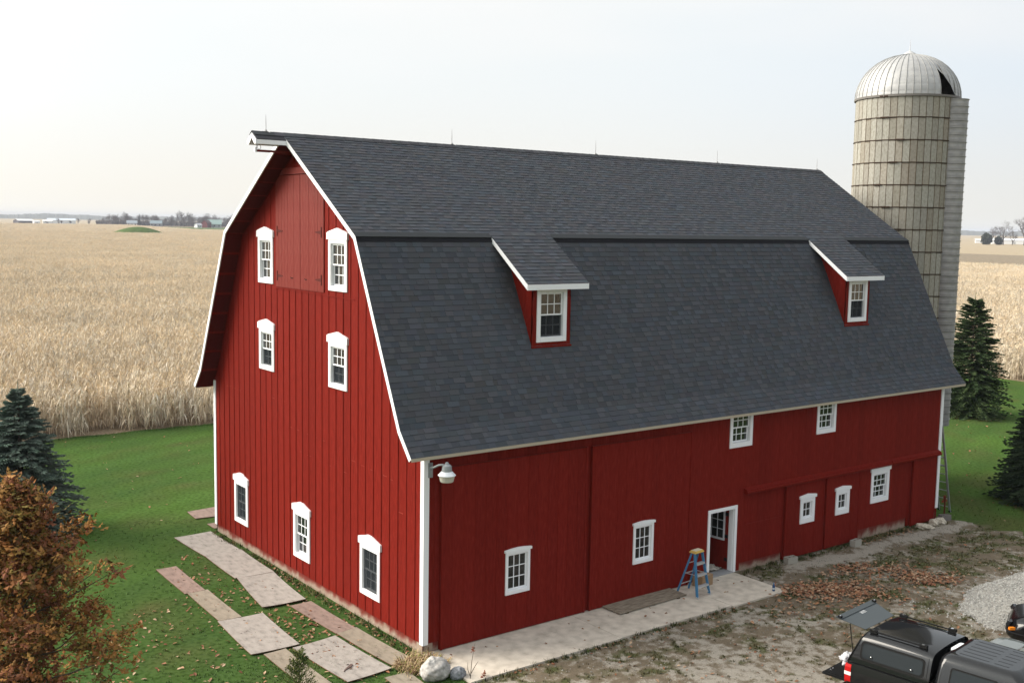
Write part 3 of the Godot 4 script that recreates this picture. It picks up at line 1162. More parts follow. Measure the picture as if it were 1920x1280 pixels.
	sm.prism(pt([-8.0, 8.235, -6.4, 8.225, -3.3, 8.19, -3.3, 8.215, -6.4, 8.252, -8.0, 8.26]), 0.0275, 0.036)
	part("drip_strip", sm, RED, barn)

func post(barn: Node, at: Vector3, y0: float, y1: float, sx: float, sz: float) -> void:
	var mb := MB.new()   # two boards meeting at the corner
	mb.box(Vector3(at.x - 0.03 * sx if sx > 0 else at.x, y0, minf(at.z, at.z - 0.12 * sz)), Vector3(at.x if sx > 0 else at.x + 0.03, y1, maxf(at.z, at.z - 0.12 * sz)))
	mb.box(Vector3(minf(at.x - 0.03 * sx, at.x + 0.12 * sx), y0, at.z if sz > 0 else at.z - 0.03), Vector3(maxf(at.x - 0.03 * sx, at.x + 0.12 * sx), y1, at.z + 0.03 if sz > 0 else at.z))
	part("corner_board", mb, WHITE, barn)

func build_long_wall(barn: Node) -> void:
	var wall := holder("eave_wall", barn)
	# bottom edge: lower over the apron, higher where the concrete footing shows
	var outline := pt([0.0, 0.27, 0.44, 0.27, 0.44, 0.06, 11.10, 0.06, 11.10, 0.275, 13.02, 0.275, 13.02, 0.05, 16.82, 0.05, 16.82, 0.35, 19.65, 0.35, 19.65, 0.05, 21.26, 0.05, 21.26, 0.42, BL, 0.42, BL, 5.05, 0.0, 5.05])
	var one := [[2.715, 1.03, 0.76, 1.09, 2, 3, 3, false, 0.075, 0.10], [7.03, 1.04, 0.75, 1.09, 2, 3, 3, false, 0.075, 0.10], [10.955, 3.80, 0.98, 1.13, 0, 3, 2, true, 0.115, 0.14], [14.95, 3.80, 0.95, 1.13, 0, 3, 2, true, 0.115, 0.14],
		[14.10, 1.06, 0.70, 0.80, 3, 2, 2, false, 0.13, 0.17], [15.88, 1.07, 0.70, 0.80, 3, 2, 2, false, 0.13, 0.17], [18.01, 1.15, 1.0, 1.08, 1, 3, 2, true, 0.125, 0.14]]
	var holes := []
	for w in one:
		holes.append(opening(w[0], w[1], w[2], w[3], w[8], w[9]))
	holes.append(Rect2(9.76, -1, 1.07, 2.99))
	boards(wall, F_LONG, outline, holes + [Rect2(0.6, -1, 4.2, 5.3), Rect2(5.3, -1, 3.3, 5.3)], 0.0, BL, 0.303, -0.025, 0.0, RED, "siding_board", 0.006)
	for s in [[11.12, 13.02, 0.28], [16.82, 19.64, 0.36], [21.24, BL - 0.01, 0.43], [0.0, 0.45, 0.275]]:
		foundation_strip(barn, F_LONG, s[0], s[1], s[2], -0.03)
	# sliding doors stand proud of the wall
	var doors := [[0.44, 4.96, 0.07, 4.47, 0.315], [5.12, 8.84, 0.07, 4.47, 0.31], [13.06, 14.94, 0.05, 2.34, 0.47], [15.04, 16.80, 0.05, 2.34, 0.44], [19.82, 21.24, 0.05, 2.36, 0.36]]
	for d in doors:
		var leaf := holder("sliding_door", barn)
		boards(leaf, F_LONG, rect_poly(d[0], d[2], d[1], d[3]), holes, d[0], d[1], d[4], 0.045, 0.075, RED, "siding_board", 0.006)
		var tr := MB.new()
		tr.box(Vector3(d[0] - 0.002, d[2] - 0.005, 0.022), Vector3(d[0] + 0.05, d[3] + 0.01, 0.094))
		part("edge_board", tr, RED, leaf)
		tr = MB.new()
		tr.box(Vector3(d[1] - 0.05, d[2] - 0.005, 0.022), Vector3(d[1] + 0.002, d[3] + 0.01, 0.094))
		part("edge_board", tr, RED, leaf)
	for w in one:
		var z := 0.08 if w[0] < 9 or (w[0] > 13 and w[0] < 16.5 and w[1] < 2) else 0.0
		window(barn, F_LONG * Transform3D(Basis(), Vector3(w[0], w[1], z)), w[2], w[3], w[4], w[5], w[6], w[7], w[8], w[9])
	# track covers over the small doors
	for t in [[11.18, 18.47], [18.50, 21.40]]:
		var tc := MB.new()
		tc.xf = Transform3D(Basis(Vector3(0, 0, 1), Vector3.UP, Vector3(-1, 0, 0)), Vector3.ZERO)
		tc.prism(pt([0.004, 2.37, 0.15, 2.37, 0.17, 2.40, 0.17, 2.44, 0.13, 2.455, 0.13, 2.49, 0.004, 2.545]), -t[1], -t[0])
		part("track_cover", tc, RED, barn)
	var seam := MB.new()
	seam.box(Vector3(11.3, 1.40, 0.004), Vector3(12.95, 1.425, 0.014))
	part("drip_strip", seam, RED, barn)
	# corner boards
	post(barn, Vector3(0, 0, 0), 0.25, 4.86, 1, 1)
	post(barn, Vector3(BL, 0, 0), 0.44, 4.86, -1, 1)
	post(barn, Vector3(0, 0, -BW), 0.25, 5.0, 1, -1)
	# entry door
	var fr := MB.new()
	for s in [9.67, 10.81]:
		bevel_box(fr, Vector3(s, 0.05, -0.03), Vector3(s + 0.10, 2.07, 0.035))
	bevel_box(fr, Vector3(9.77, 1.97, -0.03), Vector3(10.81, 2.07, 0.037))
	fr.box(Vector3(9.755, 0.05, -0.19), Vector3(9.785, 1.985, -0.031))
	fr.box(Vector3(10.795, 0.05, -0.19), Vector3(10.825, 1.985, -0.031))
	fr.box(Vector3(9.785, 1.955, -0.19), Vector3(10.795, 1.985, -0.031))
	var frame := part("door_frame", fr, WHITE, barn)
	var sill := MB.new()
	sill.box(Vector3(9.77, 0.03, -0.30), Vector3(10.81, 0.075, 0.05))
	part("threshold", sill, mat(Color(0.30, 0.30, 0.31), 0.6), frame)
	var leaf := holder("entry_door", barn, Transform3D(Basis(Vector3.UP, -1.48), Vector3(10.775, 0.08, -0.20)))
	# local x runs from the hinge to the latch side (negative), z is the outer face
	var lb := MB.new()
	lb.box(Vector3(-0.96, 0, -0.045), Vector3(-0.80, 1.88, 0))
	lb.box(Vector3(-0.16, 0, -0.045), Vector3(0, 1.88, 0))
	lb.box(Vector3(-0.80, 0, -0.045), Vector3(-0.16, 0.92, 0))
	lb.box(Vector3(-0.80, 1.72, -0.045), Vector3(-0.16, 1.88, 0))
	part("door_panel", lb, RED, leaf)
	var gl := MB.new()
	gl.box(Vector3(-0.86, 0.86, 0.001), Vector3(-0.80, 1.78, 0.02))
	gl.box(Vector3(-0.16, 0.86, 0.001), Vector3(-0.10, 1.78, 0.02))
	gl.box(Vector3(-0.80, 0.86, 0.001), Vector3(-0.16, 0.92, 0.02))
	gl.box(Vector3(-0.80, 1.72, 0.001), Vector3(-0.16, 1.78, 0.02))
	for k in [1, 2]:
		gl.box(Vector3(-0.80 + 0.2133 * k - 0.01, 0.92, 0.001), Vector3(-0.80 + 0.2133 * k + 0.01, 1.72, 0.014))
		gl.box(Vector3(-0.80, 0.92 + 0.2667 * k - 0.01, 0.0015), Vector3(-0.16, 0.92 + 0.2667 * k + 0.01, 0.012))
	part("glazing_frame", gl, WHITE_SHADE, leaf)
	var pn := MB.new()
	pn.box(Vector3(-0.80, 0.92, -0.03), Vector3(-0.16, 1.72, -0.026))
	part("pane", pn, GLASS, leaf)
	for y in [0.25, 0.95, 1.62]:
		var hb := MB.new()
		hb.box(Vector3(-0.10, y, 0.001), Vector3(0.012, y + 0.1, 0.012))
		part("hinge", hb, BLACK, leaf)

func build_dormer(barn: Node, cx: float) -> void:
	var d := holder("dormer", barn)
	var zf := -0.94
	var y0 := 7.03
	var y1 := 8.66
	var hw := 0.645
	var rz := func(y: float) -> float: return -0.1634 + (y - 5.4209) / (9.8152 - 5.4209) * (-2.2772 + 0.1634)
	# front and cheeks
	var fb := MB.new()
	for q in clip_openings(rect_poly(cx - hw, y0 - 0.02, cx - 0.41, y1), []):
		fb.prism(q, zf - 0.03, zf)
	fb.prism(rect_poly(cx + 0.41, y0 - 0.02, cx + hw, y1), zf - 0.03, zf)
	fb.prism(rect_poly(cx - 0.41, y0 - 0.02, cx + 0.41, y0 + 0.23), zf - 0.03, zf)
	fb.prism(rect_poly(cx - 0.41, y1 - 0.14, cx + 0.41, y1), zf - 0.03, zf)
	part("dormer_front", fb, RED, d)
	var ap := MB.new()
	ap.box(Vector3(cx - hw - 0.02, y0 - 0.03, zf + 0.001), Vector3(cx + hw + 0.02, y0 + 0.015, zf + 0.045))
	part("apron_strip", ap, RED, d)
	for s in [-1.0, 1.0]:
		for k in 4:   # cheek boards
			var za := zf - 1.16 * k / 4.0
			var zb := zf - 1.16 * (k + 1) / 4.0 + 0.004
			var cb := MB.new()
			var f := Transform3D(Basis(Vector3(0, 0, 1), Vector3.UP, Vector3(-1, 0, 0)), Vector3.ZERO)
			cb.xf = f
			var top := func(z: float) -> float: return minf(8.70 + (-0.72 - z) * 0.735 - 0.11, 9.95)
			var base := func(z: float) -> float: return 5.4209 + (z + 0.1634) / (-2.2772 + 0.1634) * 4.3943 - 0.06
			var xx: float = -(cx + s * hw)
			var poly := PackedVector2Array([Vector2(zb, base.call(zb)), Vector2(za, base.call(za)), Vector2(za, top.call(za)), Vector2(zb, maxf(top.call(zb), base.call(zb) + 0.01))])
			cb.prism(poly, xx - (0.0 if s > 0 else 0.025), xx + (0.025 if s > 0 else 0.0))
			part("cheek_board", cb, RED, d)
	window(barn, Transform3D(Basis(), Vector3(cx, y0 + 0.11, zf + 0.002)), 0.99, 1.40, 0, 3, 2, true, 0.12, 0.13, 0.032, 0.5)
	# little shed roof running up to the break
	var a := Vector3(0, 8.66, -0.66)
	var b := Vector3(0, 9.86, -2.31)
	var dir := (b - a).normalized()
	var n := Vector3(1, 0, 0).cross(dir)
	if n.y < 0:
		n = -n
	var rw := 1.0
	var slab := MB.new()
	var pts := [a, b, b - n * 0.10, a - n * 0.10]
	var poly2 := PackedVector2Array()
	for p in pts:
		poly2.push_back(Vector2(p.z, p.y))
	slab.xf = Transform3D(Basis(Vector3(0, 0, 1), Vector3.UP, Vector3(-1, 0, 0)), Vector3.ZERO)
	slab.prism(poly2, -(cx + rw), -(cx - rw))
	var rf := part("dormer_roof", slab, RED, d)
	var tabs := []
	var shift := n * 0.002
	shingle_slope(a + shift, b + dir * 0.12 + shift, cx - rw - 0.02, cx + rw + 0.02, 0.142, tabs)
	emit_tabs(tabs, 0, rf)
	var fa := MB.new()
	fa.box(Vector3(cx - rw, a.y - 0.145, a.z + 0.001), Vector3(cx + rw, a.y - 0.005, a.z + 0.028))
	part("fascia", fa, WHITE, d)
	for s in [-1.0, 1.0]:
		var sa := MB.new()
		sa.xf = slab.xf
		var q := PackedVector2Array([Vector2(a.z, a.y - 0.005), Vector2(b.z, b.y - 0.005), Vector2(b.z + 0.02, b.y - 0.14), Vector2(a.z, a.y - 0.15)])
		var xx: float = -(cx + s * rw)
		sa.prism(q, xx - (0.026 if s > 0 else -0.001), xx + (0.026 if s < 0 else -0.001))
		part("rake_board", sa, WHITE, d)

# ---------------------------------------------------------------- silo
const SILO := Vector3(25.4, 0.0, -4.63)
const SILO_R := 1.93
const SILO_TOP := 15.30

func build_silo() -> void:
	var s := thing("silo", "tall concrete stave silo with ribbed metal dome behind the barn", "silo", SILO)
	var cols := 46
	var rows := 18
	var rh := SILO_TOP / rows
	var to_cam := atan2(-(CAM.z - SILO.z), CAM.x - SILO.x)   # lathe angle that faces the yard side
	var rest := MB.new()
	var f := noise(1.0, 3, 91)
	var cand := []
	for r in rows:
		for c in cols:
			cand.append([r, c])
	var made := 0
	for rc in cand:
		var r: int = rc[0]
		var c: int = rc[1]
		var a0: float = TAU * (c + 0.035) / cols
		var a1: float = TAU * (c + 0.965) / cols
		var mid := (a0 + a1) * 0.5
		var shift := 0.02 if c % 2 == 0 else -0.015
		var y0 := maxf(rh * r + shift + 0.008, 0.0)
		var y1 := minf(rh * (r + 1) + shift - 0.008, SILO_TOP)
		var seen := cos(mid - to_cam) > 0.02 and y1 > 5.5
		var mb := MB.new() if seen and made < 300 else rest
		var v := rnd(0.86, 1.08)
		var rust := clampf(f.get_noise_2d(c * 0.7, r * 0.9) * 0.9, 0, 0.35)
		var col := Color(0.335, 0.326, 0.296) * v
		var stain := Color(0.235, 0.185, 0.135) * v
		var ri := SILO_R + rnd(0.0, 0.012)
		# the face in strips so that the rusty run below each hoop and at the joints can fade
		var us := [0.0, 0.12, 0.5, 0.88, 1.0]
		var vs := [0.0, 0.1, 0.7, 0.93, 1.0]
		for i in 4:
			for j in 4:
				var qc := []
				var qp := []
				for q in [[i, j], [i + 1, j], [i + 1, j + 1], [i, j + 1]]:
					var u: float = us[q[0]]
					var w: float = vs[q[1]]
					var a := lerpf(a0, a1, u)
					var edge := (0.5 if (q[0] == 0 or q[0] == 4) else 0.0) + (0.45 if q[1] == 4 else (0.18 if q[1] == 0 else 0.0))
					qc.append(col.lerp(stain, clampf(rust + edge * (0.5 + rust * 1.5), 0, 0.9)))
					qp.append(Vector3(cos(a) * ri, lerpf(y0, y1, w), -sin(a) * ri))
				for k in [0, 2, 1, 0, 3, 2]:
					mb.col = qc[k]
					mb.p1(qp[k], Vector3(cos(mid), 0, -sin(mid)))
		mb.col = Color(0.16, 0.12, 0.08)
		var e := 0.03
		for a in [a0, a1]:
			var o := Vector3(cos(a), 0, -sin(a))
			var p := o * ri
			var g := o * (ri - e)
			if a == a0:
				mb.quad(g + Vector3(0, y0, 0), p + Vector3(0, y0, 0), p + Vector3(0, y1, 0), g + Vector3(0, y1, 0))
			else:
				mb.quad(p + Vector3(0, y0, 0), g + Vector3(0, y0, 0), g + Vector3(0, y1, 0), p + Vector3(0, y1, 0))
		if mb != rest:
			part("stave", mb, STAVE, s)
			made += 1
	kind(part("stave_courses", rest, STAVE, s), "stuff")
	var core := MB.new()
	core.lathe(PackedVector2Array([Vector2(SILO_R - 0.028, 0), Vector2(SILO_R - 0.028, SILO_TOP)]), 46)
	part("silo_core", core, mat(Color(0.10, 0.085, 0.065), 0.95), s)
	# hoops, each with its lug
	for r in range(0, rows + 1):
		var y := rh * r + (0.02 if r < rows else -0.03)
		var hb := MB.new()
		var rr := SILO_R + 0.024
		hb.lathe(PackedVector2Array([Vector2(rr - 0.02, y - 0.018), Vector2(rr + 0.006, y - 0.012), Vector2(rr + 0.006, y + 0.012), Vector2(rr - 0.02, y + 0.018)]), 46)
		var la := to_cam - 0.28 + 0.22 * sin(r * 1.7)
		var o := Vector3(cos(la), 0, -sin(la))
		var t := Vector3(-sin(la), 0, -cos(la))
		hb.bar(o * (rr + 0.02) - t * 0.16 + Vector3(0, y, 0), o * (rr + 0.02) + t * 0.16 + Vector3(0, y, 0), 0.05, 0.05)
		part("hoop", hb, RUST, s)
	# dome of narrow ribbed sheets; two stop short over the chute
	var dome := holder("dome", s)
	var prof := []
	for k in 11:
		var t := k / 10.0 * PI * 0.5
		prof.append(Vector2(cos(t * 0.965) * (SILO_R + 0.05), SILO_TOP + 0.0 + sin(t) * 1.74))
	prof[10] = Vector2(0.12, SILO_TOP + 1.79)
	var gap_at := to_cam + 0.86
	for c in cols:
		var a0 := TAU * c / cols
		var a1 := TAU * (c + 1) / cols
		var mid := wrapf((a0 + a1) * 0.5 - gap_at, -PI, PI)
		var from := 0
		var cut0 := clampf(4.3 * (0.5 - (mid - PI / cols) / (TAU / cols * 3.0)), 0.0, 4.3)
		var cut1 := clampf(4.3 * (0.5 - (mid + PI / cols) / (TAU / cols * 3.0)), 0.0, 4.3)
		var cut := absf(mid) < TAU / cols * 1.5
		if cut:
			from = int(ceil(maxf(cut0, cut1)))
		var mb := MB.new()
		var v := rnd(0.72, 0.79)
		mb.col = Color(v, v, v)
		if cut:   # the slanting lower edge
			var at := func(a: float, k: float) -> Vector3:
				var p: Vector2 = prof[int(k)].lerp(prof[mini(int(k) + 1, 10)], k - floorf(k))
				return Vector3(cos(a) * p.x, p.y, -sin(a) * p.x)
			mb.quad(at.call(a0, cut0), at.call(a1, cut1), at.call(a1, from), at.call(a0, from))
		for i in range(from, 10):
			# each sheet has pressed cross ribs
			for h in 2:
				var p: Vector2 = prof[i].lerp(prof[i + 1], h / 2.0)
				var q: Vector2 = prof[i].lerp(prof[i + 1], (h + 1) / 2.0)
				var nrm := Vector2(q.y - p.y, p.x - q.x).normalized()
				var m := (p + q) * 0.5 + nrm * (0.004 if i < 8 else 0.0)
				for sg in [[p, m], [m, q]]:
					mb.lathe(PackedVector2Array([sg[0], sg[1]]), 1, a0, a1)
		part("dome_sheet", mb, GALV, dome)
		var rb := MB.new()
		rb.col = Color(0.52, 0.52, 0.51)
		var pts := []
		var rad := []
		var ca := Vector3(cos(a0), 0, -sin(a0))
		for i in range(from if (cut and mid > -0.01) else 0, 11):
			pts.append(ca * (prof[i].x + 0.008) + Vector3(0, prof[i].y, 0))
			rad.append(0.014)
		rb.tube(pts, rad, 5, false)
		part("rib", rb, GALV, dome)
	var cap := MB.new()
	cap.lathe(PackedVector2Array([Vector2(0.26, SILO_TOP + 1.74), Vector2(0.22, SILO_TOP + 1.80), Vector2(0.02, SILO_TOP + 1.92)]), 20)
	part("dome_cap", cap, GALV, dome)
	var rod := MB.new()
	rod.tube([Vector3(0, SILO_TOP + 1.9, 0), Vector3(0.02, SILO_TOP + 2.32, 0)], [0.014, 0.006], 6)
	part("lightning_rod", rod, STEEL, dome)
	var rim := MB.new()
	rim.lathe(PackedVector2Array([Vector2(SILO_R + 0.0, SILO_TOP - 0.06), Vector2(SILO_R + 0.07, SILO_TOP - 0.05), Vector2(SILO_R + 0.07, SILO_TOP + 0.03), Vector2(SILO_R + 0.04, SILO_TOP + 0.03)]), 46)
	part("eave_ring", rim, mat(Color(0.16, 0.15, 0.14), 0.7), dome)
	# unloading chute of short lapped sections
	var ch := holder("chute", s, Transform3D(Basis(), Vector3(25.80, 0, -2.80) - SILO))
	var n := 47
	for k in n:
		var y0 := 2.55 + 12.64 * k / n
		var y1 := 2.55 + 12.64 * (k + 1) / n
		var cb := MB.new()
		var v := rnd(0.55, 0.62)
		cb.col = Color(v, v * 0.985, v * 0.985)
		cb.lathe(PackedVector2Array([Vector2(0.478, y0 + 0.02), Vector2(0.486, y0 + 0.10), Vector2(0.482, y0 + 0.17), Vector2(0.490, y1 - 0.02), Vector2(0.512, y1 + 0.0), Vector2(0.512, y1 + 0.018), Vector2(0.478, y1 + 0.02)]), 28)
		part("chute_section", cb, GALV, ch)
	var lid := MB.new()
	lid.col = Color(0.9, 0.9, 0.9)
	lid.lathe(PackedVector2Array([Vector2(0.5, 15.20), Vector2(0.0, 15.27)]), 28)
	part("chute_cap", lid, GALV, ch)

# ---------------------------------------------------------------- corn and far fields
func corn_mesh(stalks: int, spread: float, leaves: int) -> ArrayMesh:
	var mb := MB.new()
	for k in stalks:
		var bx := rnd(-spread, spread)
		var bz := rnd(-spread, spread)
		var h := rnd(1.55, 2.15)
		var lean := Vector3(rnd(-0.22, 0.22), 0, rnd(-0.22, 0.22))
		var v := rnd(0.82, 1.18)
		var base := Vector3(bx, 0, bz)
		var top := base + lean + Vector3(0, h, 0)
		mb.col = Color(v * 0.92, v * 0.87, v * 0.78)
		var s := Vector3(rnd(-1, 1), 0, rnd(-1, 1)).normalized() * 0.013
		mb.quad(base - s, base + s, top + s * 0.4, top - s * 0.4)
		for l in leaves:
			var t := rnd(0.12, 0.97)
			var p := base.lerp(top, t)
			var a := rnd(0, TAU)
			var d := Vector3(cos(a), 0, sin(a))
			var w := Vector3(-d.z, 0, d.x) * rnd(0.009, 0.023)
			var ln := rnd(0.22, 0.52)
			var up := rnd(0.02, 0.30)
			var v2 := v * rnd(0.62, 1.22)
			var warm := rnd(0.0, 0.16)
			mb.col = Color(v2, v2 * (1.0 - warm * 0.35), v2 * (1.0 - warm * 0.9))
			var tw := rnd(-0.5, 0.5)
			var p1 := p + d * ln * 0.4 + Vector3(0, up, 0)
			var p2 := p + d * ln * 0.75 + Vector3(0, up - 0.22, 0)
			var p3 := p + d * ln * 0.85 + Vector3(0, up - rnd(0.45, 0.75), 0)
			if p3.y < 0.02:
				p3.y = 0.02
			var w2 := w + Vector3(0, tw * 0.05, 0)
			mb.quad(p - w * 0.6, p + w * 0.6, p1 + w2, p1 - w2)
			mb.quad(p1 - w2, p1 + w2, p2 + w2 * 0.8, p2 - w2 * 0.8)
			mb.tri(p2 - w2 * 0.8, p2 + w2 * 0.8, p3)
		for l in 5:   # tassel
			var a := rnd(0, TAU)
			mb.col = Color(v * 0.95, v * 0.87, v * 0.74)
			mb.tri(top - s * 0.7, top + s * 0.7, top + Vector3(cos(a) * 0.13, rnd(0.12, 0.30), sin(a) * 0.13))
	return mb.mesh(STRAW)

func build_fields() -> void:
	var tone := noise(0.035, 3, 61)
	var near := [corn_mesh(10, 0.55, 17), corn_mesh(10, 0.55, 17), corn_mesh(10, 0.55, 17), corn_mesh(10, 0.55, 17)]
	var wide := [corn_mesh(24, 1.0, 13), corn_mesh(24, 1.0, 13)]
	var sp := [[], [], [], [], [], []]
	var tn := [[], [], [], [], [], []]
	var fwd := atan2(0.6047, 0.7964)
	var add := func(x: float, z: float, far: bool, sc: float) -> void:
		var k: int = 4 + rng.randi() % 2 if far else rng.randi() % 4
		var b := Basis(Vector3.UP, rnd(0, TAU)).scaled(Vector3(sc, rnd(0.88, 1.1), sc))
		sp[k].append(Transform3D(b, Vector3(x, -0.01, z)))
		var t := 1.0 + tone.get_noise_2d(x, z * 1.6) * 0.16
		var w := rnd(-0.03, 0.03)
		tn[k].append(Color((0.695 + w) * t, 0.612 * t, (0.495 - w) * t))
	# the track that crosses the field, as a line x, z; beyond it stands the mound
	var past := func(x: float, z: float) -> float: return (z + 486.3) * 0.9 + (x - 94.2) * 0.437
	var list := [[-31.3, -150.0, 0.9, false], [-150.0, -360.0, 1.9, true], [-360.0, -640.0, 2.4, true], [-640.0, -1230.0, 4.2, true]]
	for band in list:
		var z: float = band[0]
		while z > band[1]:
			var range_ := 20.877 - z
			# keep to the part of the field that can be seen past the barn, with room to step aside
			var x0 := -13.36 + range_ * 0.14 - 14.0 - range_ * 0.02
			var x1 := -13.36 + range_ * (0.62 if z > -360 else 0.46) + 6.0
			if z > -150:
				x0 -= 8.0
			var x := x0
			while x < x1:
				var px: float = x + rnd(-0.4, 0.4) * band[2]
				var pz: float = z + rnd(-0.4, 0.4) * band[2]
				var side: float = past.call(px, pz)
				if pz < -31.25 and not (side < 2.5 and side > -4.0) and not (px > 340 + (pz + 1000) * -0.2 and pz < -780):
					add.call(px, pz, band[3], 1.0 if band[2] < 2.0 else band[2] / 2.0)
				x += band[2]
			z -= band[2]
	# the part to the right of the silo, past the lawn
	var xr := 60.6
	while xr < 262.0:
		var st := 0.9 if xr < 150 else 1.7
		var k0 := (xr + 13.36)
		var z := 20.877 - k0 * 0.72
		var z1 := 20.877 - k0 * 0.30 + 12.0
		while z < z1:
			add.call(xr + rnd(-0.4, 0.4) * st, z + rnd(-0.4, 0.4) * st, xr >= 150, 0.95)
			z += st
		xr += st
	for k in 6:
		scatter("dry_corn", near[k] if k < 4 else wide[k - 4], sp[k], tn[k])
	# far strips on the right: stubble, then paler stubble
	var g := gray(512, 0.03, 4, 62)
	var st1 := tri_mat(ramp_tex(512, g, [[0.0, Color(0.13, 0.105, 0.07)], [0.5, Color(0.21, 0.17, 0.12)], [1.0, Color(0.29, 0.235, 0.165)]]), Vector3(0.03, 0.03, 0.03), 0.95)
	sheet("stubble_field", pt([255, 120, 460, 200, 470, -330, 255, -260]), -0.02, st1)
	var st2 := tri_mat(ramp_tex(512, g, [[0.0, Color(0.30, 0.24, 0.16)], [1.0, Color(0.38, 0.31, 0.21)]]), Vector3(0.02, 0.02, 0.02), 0.95)
	sheet("far_stubble_field", pt([460, 200, 1050, 420, 1050, -760, 470, -330]), -0.024, st2)
	# far left: bare strip behind the corn and a green one at its right
	var st3 := tri_mat(ramp_tex(512, g, [[0.0, Color(0.13, 0.095, 0.07)], [1.0, Color(0.22, 0.165, 0.12)]]), Vector3(0.02, 0.02, 0.02), 0.95)
	sheet("ploughed_field", pt([150, -1235, 620, -1235, 680, -1420, 150, -1420]), -0.02, st3)
	var st4 := tri_mat(ramp_tex(512, g, [[0.0, Color(0.06, 0.09, 0.03)], [1.0, Color(0.10, 0.13, 0.045)]]), Vector3(0.02, 0.02, 0.02), 0.95)
	sheet("far_meadow", pt([330, -770, 640, -800, 700, -1230, 420, -1230]), -0.016, st4)
	# grassy mound by the track
	var mb := MB.new()
	var c := Vector3(185.0, 0, -583.0)
	for j in 10:
		for i in 36:
			var q := []
			for e in [[i, j], [i + 1, j], [i + 1, j + 1], [i, j + 1]]:
				var a: float = TAU * e[0] / 36.0
				var r: float = 1.0 - e[1] / 10.0
				q.append(c + Vector3(cos(a) * 19.0 * r, 5.1 * pow(cos(r * PI * 0.5), 1.15) - 0.02, -sin(a) * 13.0 * r))
			var t := rnd(0.85, 1.15)
			mb.col = Color(0.075 * t, 0.115 * t, 0.032 * t)
			mb.quad(q[0], q[1], q[2], q[3])
	kind(part("mound", mb, FAR_VC), "structure")

# ---------------------------------------------------------------- far farms and trees
func bearing(deg: float, dist: float) -> Vector3:   # from where the photographer stands: degrees right of north, metres
	var a := deg_to_rad(deg)
	return Vector3(CAM.x + sin(a) * dist, 0, CAM.z - cos(a) * dist)

func limb(mb: MB, p: Vector3, d: Vector3, ln: float, r: float, depth: int, twig: Color) -> void:
	var e := p + d * ln
	mb.tube([p, p.lerp(e, 0.5) + Vector3(rnd(-1, 1), 0, rnd(-1, 1)) * ln * 0.06, e], [r, r * 0.8, r * 0.6], 4 if depth > 1 else 3, false)
	if depth == 0:
		for k in 5:
			var t := (d + Vector3(rnd(-1, 1), rnd(-0.5, 0.9), rnd(-1, 1)) * 0.8).normalized()
			var w := t.cross(Vector3(rnd(-1, 1), rnd(-1, 1), rnd(-1, 1))).normalized() * r * 0.55
			mb.tri(e - w, e + w, e + t * ln * rnd(0.6, 1.1))
		return
	var n := 3 if depth > 1 else 4
	for k in n:
		var nd := (d * 0.75 + Vector3(rnd(-1, 1), rnd(-0.15, 0.75), rnd(-1, 1)) * 0.75).normalized()
		limb(mb, p.lerp(e, rnd(0.55, 1.0)), nd, ln * rnd(0.58, 0.8), r * 0.55, depth - 1, twig)

func bare_tree(mb: MB, crown: MB, h: float, depth: int, r: float) -> void:
	mb.tube([Vector3(0, -0.1, 0), Vector3(0.1, h * 0.16, 0), Vector3(0, h * 0.3, 0.1)], [r * 1.4, r, r * 0.85], 6, false)
	for k in 5:
		var a := TAU * k / 5.0 + rnd(-0.4, 0.4)
		limb(crown, Vector3(0, h * rnd(0.2, 0.32), 0.05), Vector3(cos(a) * rnd(0.3, 0.9), rnd(0.7, 1.1), sin(a) * rnd(0.3, 0.9)).normalized(), h * rnd(0.22, 0.3), r * 0.6, depth, Color.WHITE)
	limb(crown, Vector3(0, h * 0.3, 0.1), Vector3(0, 1, 0), h * 0.3, r * 0.75, depth, Color.WHITE)

func far_house(called: String, label: String, at: Vector3, turn: float, size: Vector3, wall: Color, roof: Color, rh: float, windows: int, group := "") -> void:
	var t := thing(called, label, "building", at, turn, group)
	var w := size.x * 0.5
	var d := size.z * 0.5
	var mb := MB.new()
	mb.xf = Transform3D(Basis(Vector3(0, 0, 1), Vector3.UP, Vector3(-1, 0, 0)), Vector3.ZERO)
	mb.prism(PackedVector2Array([Vector2(-d, -0.05), Vector2(d, -0.05), Vector2(d, size.y), Vector2(0, size.y + rh), Vector2(-d, size.y)]), -w, w)
	part("wall", mb, mat(wall, 0.8), t)
	var rb := MB.new()
	rb.xf = mb.xf
	for s in [1.0, -1.0]:
		rb.prism(PackedVector2Array([Vector2(0, size.y + rh + 0.05), Vector2(s * (d + 0.5), size.y - rh * 0.5 / d + 0.05), Vector2(s * (d + 0.5), size.y - rh * 0.5 / d + 0.3), Vector2(0, size.y + rh + 0.3)]), -w - 0.5, w + 0.5)
	part("roof", rb, mat(roof, 0.6), t)
	for k in windows:
		var wb := MB.new()
		var x := lerpf(-w, w, (k + 0.5) / windows)
		wb.box(Vector3(x - 0.7, size.y * 0.32, d + 0.01), Vector3(x + 0.7, size.y * 0.72, d + 0.06))
		part("window", wb, mat(Color(0.03, 0.035, 0.04), 0.2), t)
	var db := MB.new()
	db.box(Vector3(-w * 0.2 - 1.0, 0, d + 0.012), Vector3(-w * 0.2 + 1.0, size.y * 0.62, d + 0.07))
	part("door", db, mat(wall * 0.55, 0.7), t)

func copy(o: Node3D, at: Vector3, turn: float, s: float) -> Node3D:
	var r: Node3D = o.duplicate()
	r.name = numbered(self, o.get_meta("kind_name"))
	add_child(r, true)
	r.transform = turned(at, turn, s)
	return r

